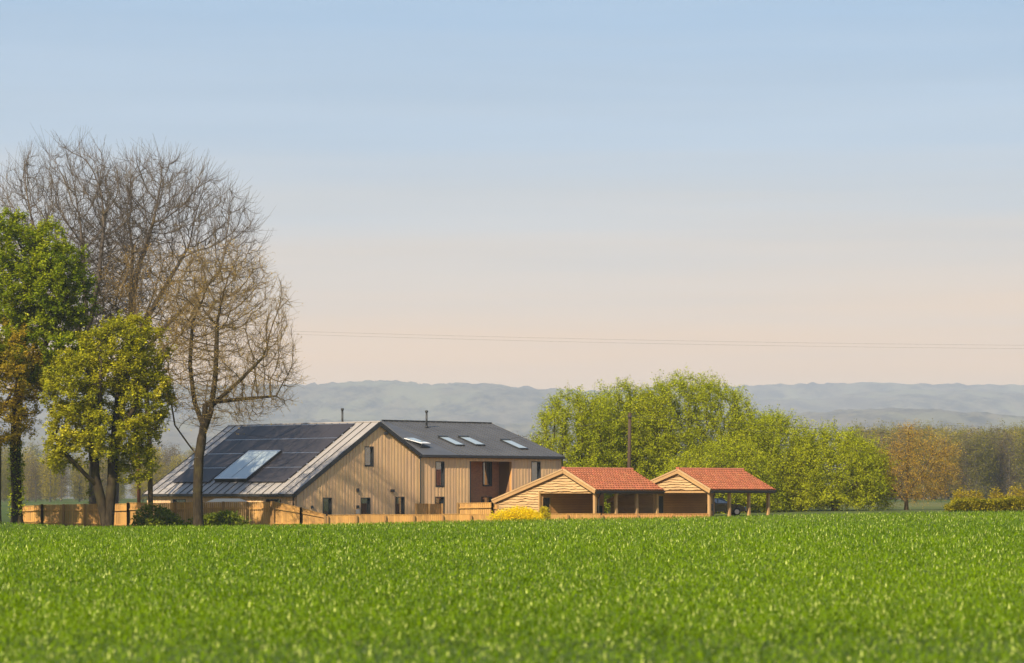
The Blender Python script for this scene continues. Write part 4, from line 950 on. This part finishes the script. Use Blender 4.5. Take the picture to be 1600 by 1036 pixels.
    barge(fr, ye, ya, .20, .088, x0_ + .03, .12, M['waney'], 'verge_strip'); barge(bk, ya + .002, yl + .2, .20, .088, x0_ + .03, .12, M['waney'], 'verge_strip')
    zgt = fr(0, ye, 0).z
    MB().box(x0_ + .06, x1_, ye - .13, ye - .02, zgt - .04, zgt + .09).build('gutter', M['black'], cp)
    MB().box(x0_ + .06, x1_, ye - .018, ye + .04, zgt - .14, zgt - .02).build('fascia', M['dark'], cp)
    MB().tube([(0.34, ye - .07, zgt - .04), (0.34, -0.10, zgt - .42), (0.34, -0.10, 0.0)], .05, 8).build('downpipe', M['black'], cp)
    return cp
carport('timber carport with red pantile roof, nearer the house, yellow bush at its corner', 884, 929.5, 776, 843, 222.0, (736, 765.5, 783))
carport('timber carport with red pantile roof, right-hand one with a black car behind', 1062.5, 1108.5, 955, 1021, 225.0, (736.5, 764.8, 783))

# ------------------------------------------------------------------ fences
def fence(name, label, pts, board_w, m=None, rails=True, lowrail=True, step=1.9, postw=0.15, capm=None, group=None, facing=-1, post_over=0.06):
    """pts: list of (X, Y, height above ground) along the fence; straight runs between"""
    m = m or M['fence']
    O = Vector((pts[0][0], pts[0][1], gz(pts[0][0], pts[0][1]))); f = empty(name, O); tag(f, label, 'fence', group)
    for (xa, ya, ha), (xb, yb, hb) in zip(pts[:-1], pts[1:]):
        d = Vector((xb - xa, yb - ya, 0)); Lr = d.length; d.normalize(); nrm = Vector((d.y, -d.x, 0))
        if nrm.y > 0: nrm = -nrm
        n = max(1, round(Lr / step))
        for i in range(n):
            t0, t1 = i / n, (i + 1) / n
            p0 = Vector((xa, ya, 0)) + d * (Lr * t0); p1 = Vector((xa, ya, 0)) + d * (Lr * t1)
            h0 = ha + (hb - ha) * t0; h1 = ha + (hb - ha) * t1; jit = random.uniform(-.04, .04)
            g0, g1 = gz(p0.x, p0.y) - O.z, gz(p1.x, p1.y) - O.z
            bt = lambda p, o, z: (p.x - O.x + nrm.x * o, p.y - O.y + nrm.y * o, z)
            k = max(2, round((t1 - t0) * Lr / board_w)); mb = MB()
            for j in range(k):
                a, b_ = (j + .06) / k, (j + .94) / k
                q0, q1 = p0.lerp(p1, a), p0.lerp(p1, b_); z0 = g0 + (g1 - g0) * a; ht = lambda t: g0 + h0 + (g1 + h1 - g0 - h0) * t + jit
                o1 = .022 if j % 2 else .034; w = random.uniform(-.012, .012)
                mb.hexa([bt(q0, o1, z0), bt(q1, o1, z0), bt(q1, 0, z0), bt(q0, 0, z0), bt(q0, o1, ht(a) + w), bt(q1, o1, ht(b_) + w), bt(q1, 0, ht(b_) + w), bt(q0, 0, ht(a) + w)])
            mb.build('fence_panel', m, f)
            def rail(fr_, th, out0, out1, nm='rail'):
                za, zb = g0 + h0 * fr_ + jit, g1 + h1 * fr_ + jit
                MB().hexa([bt(p0, out1, za), bt(p1, out1, zb), bt(p1, out0, zb), bt(p0, out0, za), bt(p0, out1, za + th), bt(p1, out1, zb + th), bt(p1, out0, zb + th), bt(p0, out0, za + th)]).build(nm, m, f)
            if rails: rail(.72, .09, .036, .15)
            if lowrail: rail(.10, .11, .036, .13)
            rail(1.0, .035, -.02, .06, 'cap')
            if i == 0 or True:
                MB().box(p0.x - O.x - postw / 2, p0.x - O.x + postw / 2, p0.y - O.y - postw * .5 - .14, p0.y - O.y + postw * .5 - .05, g0 - .2, g0 + h0 + post_over + jit).build('post', M['fence_post'], f)
        q = Vector((xb, yb, 0)); gq = gz(xb, yb) - O.z
        MB().box(q.x - O.x - postw / 2, q.x - O.x + postw / 2, q.y - O.y - postw * .5 - .14, q.y - O.y + postw * .5 - .05, gq - .2, gq + hb + post_over).build('post', M['fence_post'], f)
    return f
def FP(px, row, Y): X = PX(px, Y); return (X, Y, PZ(row, Y) - gz(X, Y))
fence('timber_fence', 'long orange timber fence behind the tree trunks on the left', [FP(27, 791.5, 213.5), FP(66, 789, 213.2), FP(200, 786.5, 212.6), FP(424, 784.5, 212.0)], 0.15, step=1.75)
fence('timber_fence', 'sloping end of the timber fence dropping towards the gable wall', [FP(427, 784.5, 211.8), FP(470, 794, 211.6), FP(508, 804.5, 211.4)], 0.15, step=1.8)
fence('timber_fence', 'low timber fence with a pale cap along the field edge below the gable', [FP(512, 804.5, 211.3), FP(780, 803.8, 213.8)], 0.15, step=2.3, rails=False, lowrail=False, post_over=-.05)
fence('timber_fence', 'low timber fence running before the first carport, beside the yellow bush', [FP(784, 804.0, 214.0), FP(938, 803.6, 215.6)], 0.15, step=2.3, rails=False, lowrail=False, post_over=-.05)
fence('timber_fence', 'dark low timber edging between the two carports', [FP(941, 803.8, 216.2), FP(1106, 802.5, 219.5)], 0.2, m=M['inner'], step=2.6, rails=False, lowrail=False, post_over=-.05)
fence('timber_fence', 'short brown fence screen against the corner of the timber wall', [FP(650, 788, 223.5), FP(691, 788, 226.5)], 0.16, m=M['inner'], step=1.6, rails=False)
fence('timber_fence', 'short orange fence panel in front of the brick porch', [FP(715, 787, 222.2), FP(769, 786, 222.0), FP(778, 789, 222.0)], 0.15, step=2.6, lowrail=False)

# ------------------------------------------------------------------ garden canopy, car, poles and wires
Yg = 215.3
X0, X1 = PX(318, Yg), PX(393, Yg); zt_, zb_ = PZ(779, Yg), PZ(787, Yg); xm = (X0 + X1) / 2; gg = gz(xm, Yg)
can = empty('garden_canopy', (xm, Yg, gg)); tag(can, 'cream canvas garden canopy peeping over the fence by the trunk', 'canopy')
a = (X1 - X0) / 2; h0 = zb_ - gg; h1 = zt_ - gg; bq = 0.5
mb = MB(); mb.hexa([(-a, -1.2, h0), (a, -1.2, h0), (a, 1.2, h0), (-a, 1.2, h0), (-a + .9, -.15, h1), (a - .9, -.15, h1), (a - .9, .15, h1), (-a + .9, .15, h1)]); mb.build('canvas', M['canvas'], can)
mb = MB(); mb.box(-a, a, -1.215, -1.19, h0 - .22, h0 - .002); mb.box(-a, a, 1.19, 1.215, h0 - .22, h0 - .002); mb.build('valance', M['canvas'], can)
for sx in (-1, 1):
    for sy in (-1, 1): MB().tube([(sx * (a - .1), sy * 1.1, 0), (sx * (a - .1), sy * 1.1, h0)], .03, 6).build('leg', M['alu'], can)

def car():
    Yc = 236.5; X = PX(1124, Yc); rt = empty('parked_car', (X, Yc, gz(X, Yc) + 0.0), R(8)); tag(rt, 'black car parked behind the right-hand carport', 'car')
    paint = mat('black_paint', (0.012, 0.013, 0.016), 0.22, 0.0, 0.6); nodes(paint)[2].inputs['Coat Weight'].default_value = 0.8
    tyre = mat('tyre', (0.015, 0.015, 0.015), 0.85); rim = mat('rim', (0.5, 0.5, 0.52), 0.3, 0.9); lamp = mat('headlamp', (0.7, 0.72, 0.75), 0.1)
    prof = [(-2.1, .35), (-2.12, .75), (-2.0, .98), (-1.55, 1.03), (-.95, 1.02), (.75, .99), (1.35, .93), (1.85, .82), (2.1, .65), (2.14, .35)]
    secs = [(-.86, .93, -.02), (-.80, 1.0, 0), (.80, 1.0, 0), (.86, .93, -.02)]
    V = []; Fq = []; n = len(prof)
    for (y, s, dzv) in secs:
        for (x, z) in prof: V.append((x * s if abs(x) > 1.9 else x, y, z + (dzv if z > .6 else 0)))
    for i in range(3):
        for j in range(n):
            j2 = (j + 1) % n; Fq.append((i * n + j, i * n + j2, (i + 1) * n + j2, (i + 1) * n + j))
    Fq.append(tuple(range(n))); Fq.append(tuple(3 * n + j for j in range(n))[::-1])
    b_ = MB(); b_.v = V; b_.f = Fq; b_.build('body', paint, rt, bevel=.02)
    cab = [(-1.65, 1.02), (-1.15, 1.38), (-.6, 1.46), (.1, 1.43), (.85, .99)]
    V = []; Fq = []
    for y, s in ((-.78, 0), (-.60, 1), (.60, 1), (.78, 0)):
        for i, (x, z) in enumerate(cab): V.append((x, y if (i in (0, 4)) or s else y, z if s else min(z, 1.03)))
    V = []
    for sgn in (-1, 1):
        for (x, z) in cab: V.append((x, sgn * (.78 - .20 * (z - 1.0) / .46), z))
    n = 5
    for j in range(n - 1): Fq.append((j, j + 1, n + j + 1, n + j))
    Fq.append(tuple(range(n))[::-1]); Fq.append(tuple(n + j for j in range(n)))
    b_ = MB(); b_.v = V; b_.f = Fq; b_.build('cabin', paint, rt, bevel=.02)
    def lerp(p, q, t): return Vector(p).lerp(Vector(q), t)
    # windscreen and side glass
    q = [Vector(V[3]), Vector(V[4]), Vector(V[9]), Vector(V[8])]; c = sum(q, Vector()) / 4; nn = Vector((.44, 0, .75)).normalized() * .012
    MB().slab(*[c + (p - c) * .86 + nn for p in (q[1], q[2], q[3], q[0])], .006).build('windscreen', M['glass'], rt)
    for sgn in (-1, 1):
        for (xa, xb) in ((-1.2, -.35), (-.27, .55)):
            y_ = lambda z: sgn * (.78 - .20 * (z - 1.0) / .46 + .012); zt = lambda x: 1.36 if x < .1 else 1.36 - (x - .1) * .58
            MB().hexa([(xa, y_(1.05), 1.05), (xb, y_(1.05), 1.05), (xb, y_(1.05) - sgn * .006, 1.05), (xa, y_(1.05) - sgn * .006, 1.05), (xa + .06, y_(zt(xa)), zt(xa)), (xb - .02, y_(zt(xb)), zt(xb)), (xb - .02, y_(zt(xb)) - sgn * .006, zt(xb)), (xa + .06, y_(zt(xa)) - sgn * .006, zt(xa))]).build('side_window', M['glass'], rt)
        MB().box(.62, .78, sgn * .93 - .09, sgn * .93 + .09, .98, 1.10).build('mirror', paint, rt, bevel=.02)
        MB().box(1.96, 2.06, sgn * .62 - .16, sgn * .62 + .16, .62, .74).build('headlight', lamp, rt, bevel=.015)
        for x in (-1.3, 1.3):
            w = MB().tube([(x, sgn * .70, .32), (x, sgn * .88, .32)], .32, 18).build('wheel', tyre, rt, True)
            MB().tube([(x, sgn * .875, .32), (x, sgn * .89, .32)], .2, 12).build('rim', rim, w)
car()

def pole(label, px, top, Y, rad, m, lean=0.0, arm=False):
    X = PX(px, Y); z0 = gz(X, Y); H_ = PZ(top, Y) - z0
    e = empty('utility_pole', (X, Y, z0)); tag(e, label, 'pole')
    MB().tube([(0, 0, -.3), (lean * .5, 0, H_ * .5), (lean, 0, H_)], [rad * 1.15, rad, rad * .8], 10).build('shaft', m, e, True)
    for s_ in (-1, 1):
        MB().tube([(lean + s_ * .16, 0, H_ - .35), (lean + s_ * .16, 0, H_ - .22)], [.05, .035], 8).build('insulator', M['white'] if False else M['dark'], e)
    MB().box(lean - .2, lean + .2, -rad - .06, -rad * .5, H_ - .42, H_ - .34).build('bracket', M['dark'], e)
    return Vector((X + lean, Y, z0 + H_))
pa = pole('dark utility pole rising behind the first carport against the willow', 982, 645, 247.0, .17, M['pole'], .12)
pb = pole('reddish-brown pole half hidden by the leafy tree, left of the solar roof', 217, 640, 226.0, .13, M['pole_red'])
def wire(label, a, b_, sag, rad=.012):
    a, b_ = Vector(a), Vector(b_); pts = []
    for i in range(25):
        t = i / 24; p = a.lerp(b_, t); p.z -= sag * 4 * t * (1 - t); pts.append(p - a)
    e = MB().tube(pts, rad, 4, False).build('overhead_wire', M['wire']); e.location = a
    tag(e, label, 'wire')
wire('upper of the two long overhead wires crossing the sky', P(-200, 493, 330), P(2000, 541, 330), .9, .007)
wire('lower of the two long overhead wires crossing the sky', P(-200, 497, 330), P(2000, 546, 330), .95, .007)
wire('thin wire running left from the dark pole behind the roof', pa + Vector((-.16, 0, -.25)), Vector((PX(217, 226.0) - 0, 226.0, pb.z - .3)), 2.6, .014)
wire('higher thin wire running right from the dark pole past the willows', pa + Vector((.16, 0, -.2)), P(2000, 700, 300), .5, .014)
wire('lower thin wire running right from the dark pole past the willows', pa + Vector((.16, 0, -.3)), P(2000, 712, 300), 1.2, .014)

# ------------------------------------------------------------------ shrubs, brush heaps, hedge
def shrub(name, label, cat, c, r, n, size, cols, seed, stemm=None, zlo=-0.2, lumps=0.3, spread=.1, aspect=.6, n_each=5):
    e = empty(name, c); tag(e, label, cat)
    at = ellip_pts(n, (0, 0, 0), r, seed, .35, zlo, lumps)
    V, Fq, cc = leaves(at, n_each, spread, size, cols, seed, .5, aspect)
    npmesh('foliage', V, Fq, M['leaf'], e, col=cc)['kind'] = 'stuff'
    g = np.random.default_rng(seed); i = g.choice(len(at), min(90, len(at)), False)
    b0 = at[i] * np.array([.35, .35, 0]); Vt, Ft = prisms(b0, at[i], np.full(len(i), .022), np.full(len(i), .01), 4)
    npmesh('stem', Vt, Ft, stemm or M['bark_dark'], e)['kind'] = 'stuff'
    return e
dkg = [(0.04, 0.08, 0.008), (0.11, 0.165, 0.012), (0.22, 0.26, 0.02), (0.36, 0.37, 0.03)]
def gp(px, Y, dz=0.0): X = PX(px, Y); return (X, Y, gz(X, Y) + dz)
shrub('brush_heap', 'dark green heap of cut foliage between the forked trunk and the dark trunk', 'brush heap', gp(248, 207.5), (44 / 21.5, 1.3, 1.95), 1100, .2, dkg, 81)
shrub('brush_heap', 'lower green heap of foliage to the right of the dark trunk', 'brush heap', gp(340, 208.3), (54 / 21.5, 1.2, 1.5), 900, .2, dkg, 82)
yc = [(0.72, 0.58, 0.012), (0.93, 0.74, 0.012), (0.96, 0.82, 0.02)]
shrub('yellow_bush', 'bright yellow flowering bush at the field edge before the first carport', 'bush', gp(812, 211.5, .2), (40 / 21, .8, .85), 1500, .09, yc, 83, M['bark_gold'], spread=.1, aspect=.9, n_each=6)
shrub('yellow_bush', 'smaller rounded yellow bush to the right of the large yellow one', 'bush', gp(850, 213.5, .35), (8.5 / 20.8, .35, .75), 260, .10, [(0.45, 0.40, 0.02), (0.75, 0.62, 0.03)], 84, M['bark_gold'], spread=.06, aspect=.9, n_each=6)
hc = [(0.06, 0.075, 0.008), (0.17, 0.17, 0.01), (0.44, 0.38, 0.012), (0.62, 0.52, 0.02)]
he = empty('hedge', gp(1560, 236)); tag(he, 'low clipped yellow-green hedge with dark gaps beyond the field at right', 'hedge')
bx0 = PX(1478, 236) - PX(1560, 236); g = np.random.default_rng(9); n = 3600
hp = np.stack([g.uniform(bx0, bx0 + 12.5, n), g.uniform(-1.1, 1.1, n), np.zeros(n)], 1)
topz = (PZ(779.5, 236) - gz(PX(1540, 236), 236)) * (0.92 + .13 * np.sin(hp[:, 0] * 1.1) * np.sin(hp[:, 0] * .37 + 1)) * np.clip((hp[:, 0] - bx0) / .8, .55, 1)
hp[:, 2] = topz * g.random(n) ** .45
V, Fq, cc = leaves(hp, 7, .1, .16, hc, 91); npmesh('foliage', V, Fq, M['leaf'], he, col=cc)['kind'] = 'stuff'
b0 = hp[::20] * np.array([1, .5, 0]); Vt, Ft = prisms(b0, hp[::20], np.full(len(b0), .03), np.full(len(b0), .012), 4); npmesh('stem', Vt, Ft, M['bark_dark'], he)['kind'] = 'stuff'
for i, (px, row, rx) in enumerate(((1527, 757, 22), (1500, 768, 14), (1590, 757, 24), (1557, 764, 16))):
    Y = 246 + i; z = gz(PX(px, Y), Y)
    shrub('shrub', ('ochre shrub, tallest behind the middle of the hedge', 'small ochre shrub behind the left end of the hedge', 'ochre shrub behind the hedge at the right edge of the picture', 'ochre shrub between the two larger ones behind the hedge')[i], 'shrub', (PX(px, Y), Y, z), (rx / 18, rx / 20, PZ(row, Y) - z), 420, .17, [(0.24, 0.20, 0.015), (0.42, 0.33, 0.02), (0.56, 0.43, 0.03)], 95 + i, M['bark_gold'])

# ------------------------------------------------------------------ wheat
def wheat(n, d0, d1, seed, segs, pw, outer=0.0):
    g = np.random.default_rng(seed)
    d = d0 * (d1 / d0) ** g.random(n); X = g.uniform(-1, 1, n) * (0.225 * d + 1.5)
    if outer: X = np.where(X < 0, -1, 1) * (0.225 * d + 1.5 + g.random(n) * outer)
    keep = d < edge_y(X) - .3; d = d[keep]; X = X[keep]; n = len(d)
    z0 = ground_z(X, d)
    az = g.uniform(0, 2 * math.pi, n); hx, hy = np.cos(az), np.sin(az)
    sc = np.clip((d / 28.0), 1, 8) ** pw * (2.0 if outer else 1.0)
    Lb = g.uniform(.035, .085, n) * np.clip(sc, 1, 2.2); w = g.uniform(.010, .018, n) * sc
    th = g.uniform(.1, 1.5, n); bend = g.uniform(.2, 1.4, n)
    clump = vnoise(X / .9 + 5, d / 2.2 + 3, seed); base_h = g.uniform(0.02, .20, n) + .05 * clump
    p = np.stack([X, d, z0 + base_h], 1); rowsL = []; 
    side = np.stack([-hy, hx, np.zeros(n)], 1); tw = g.uniform(-.6, .6, n)
    ws = {3: [.8, 1, .75, 0], 2: [.9, .9, 0], 1: [1.35, 0]}[segs]
    for s in range(segs + 1):
        rowsL.append((p.copy(), ws[s]))
        if s < segs:
            dirv = np.stack([hx * np.sin(th), hy * np.sin(th), np.cos(th)], 1); p = p + dirv * (Lb / segs)[:, None]; th = th + bend / segs
    vs_ = []; 
    for (q, wv) in rowsL[:-1]:
        sd = side * np.cos(tw)[:, None] + np.array([0, 0, 1.0]) * (np.sin(tw) * .5)[:, None]
        vs_.append(q - sd * (w * wv / 2)[:, None]); vs_.append(q + sd * (w * wv / 2)[:, None])
    vs_.append(rowsL[-1][0]); k = len(vs_)
    V = np.stack(vs_, 1).reshape(-1, 3); b_ = np.arange(n)[:, None] * k
    quads = np.concatenate([b_ + np.array([[2 * s, 2 * s + 1, 2 * s + 3, 2 * s + 2]]) for s in range(segs - 1)]) if segs > 1 else np.zeros((0, 4), int)
    tris = b_ + np.array([[2 * segs - 2, 2 * segs - 1, 2 * segs]])
    c1, c2, c3 = np.array([.052, .115, .0005]), np.array([.205, .325, .0015]), np.array([.58, .66, .18])
    u = g.random((n, 1)); patch = vnoise(X / 7, d / 16, 77)[:, None]; u = np.clip(u * .75 + patch * .25, 0, 1)
    col = c1 * (1 - u) + c2 * u; pale = (g.random((n, 1)) < .075); col = np.where(pale, c3 * g.uniform(.7, 1.2, (n, 1)), col)  # pale blades: leaf glints painted in as colour
    return V, quads, tris, np.repeat(col, k, 0)
parts = [wheat(130000, 15, 34, 1, 2, .30), wheat(310000, 32, 82, 3, 1, .40), wheat(300000, 78, 216, 2, 1, .55), wheat(90000, 12, 212, 5, 1, .5, 16.0)]
off = 0; Vs, Qs, Ts, Cs = [], [], [], []
for V, q, t, c in parts:
    Vs.append(V); Qs.append(q + off); Ts.append(t + off); Cs.append(c); off += len(V)
wo_ = npmesh('wheat_crop', np.concatenate(Vs), [np.concatenate(Qs), np.concatenate(Ts)], M['wheat'], col=np.concatenate(Cs))
tag(wo_, 'field of young green wheat filling the foreground', 'crop', kind='stuff')

# ------------------------------------------------------------------ haze
HAZE = 1.25e-4
hz = MB().box(-8800, 8800, -300, 10960, -60, 428).build('haze', None); hz['kind'] = 'stuff'
tag(hz, 'thin pale haze lying over the whole landscape', 'haze', kind='stuff')
m = bpy.data.materials.new('haze'); m.use_nodes = True; m.node_tree.nodes.clear()
pv = m.node_tree.nodes.new('ShaderNodeVolumePrincipled'); ot = m.node_tree.nodes.new('ShaderNodeOutputMaterial')
pv.inputs['Density'].default_value = HAZE; pv.inputs['Color'].default_value = (0.74, 0.83, 1.0, 1); pv.inputs['Anisotropy'].default_value = 0.1
m.node_tree.links.new(pv.outputs[0], ot.inputs['Volume']); hz.data.materials.append(m)
print('tris', sum(len(p.vertices) - 2 for o in scene.objects if o.type == 'MESH' for p in ()), 'objects', len(scene.objects))
tot = 0; seen = set()
for o in scene.objects:
    if o.type == 'MESH' and o.data.name not in seen: seen.add(o.data.name); tot += len(o.data.loops) - 2 * len(o.data.polygons)
print('TRIANGLES', tot)
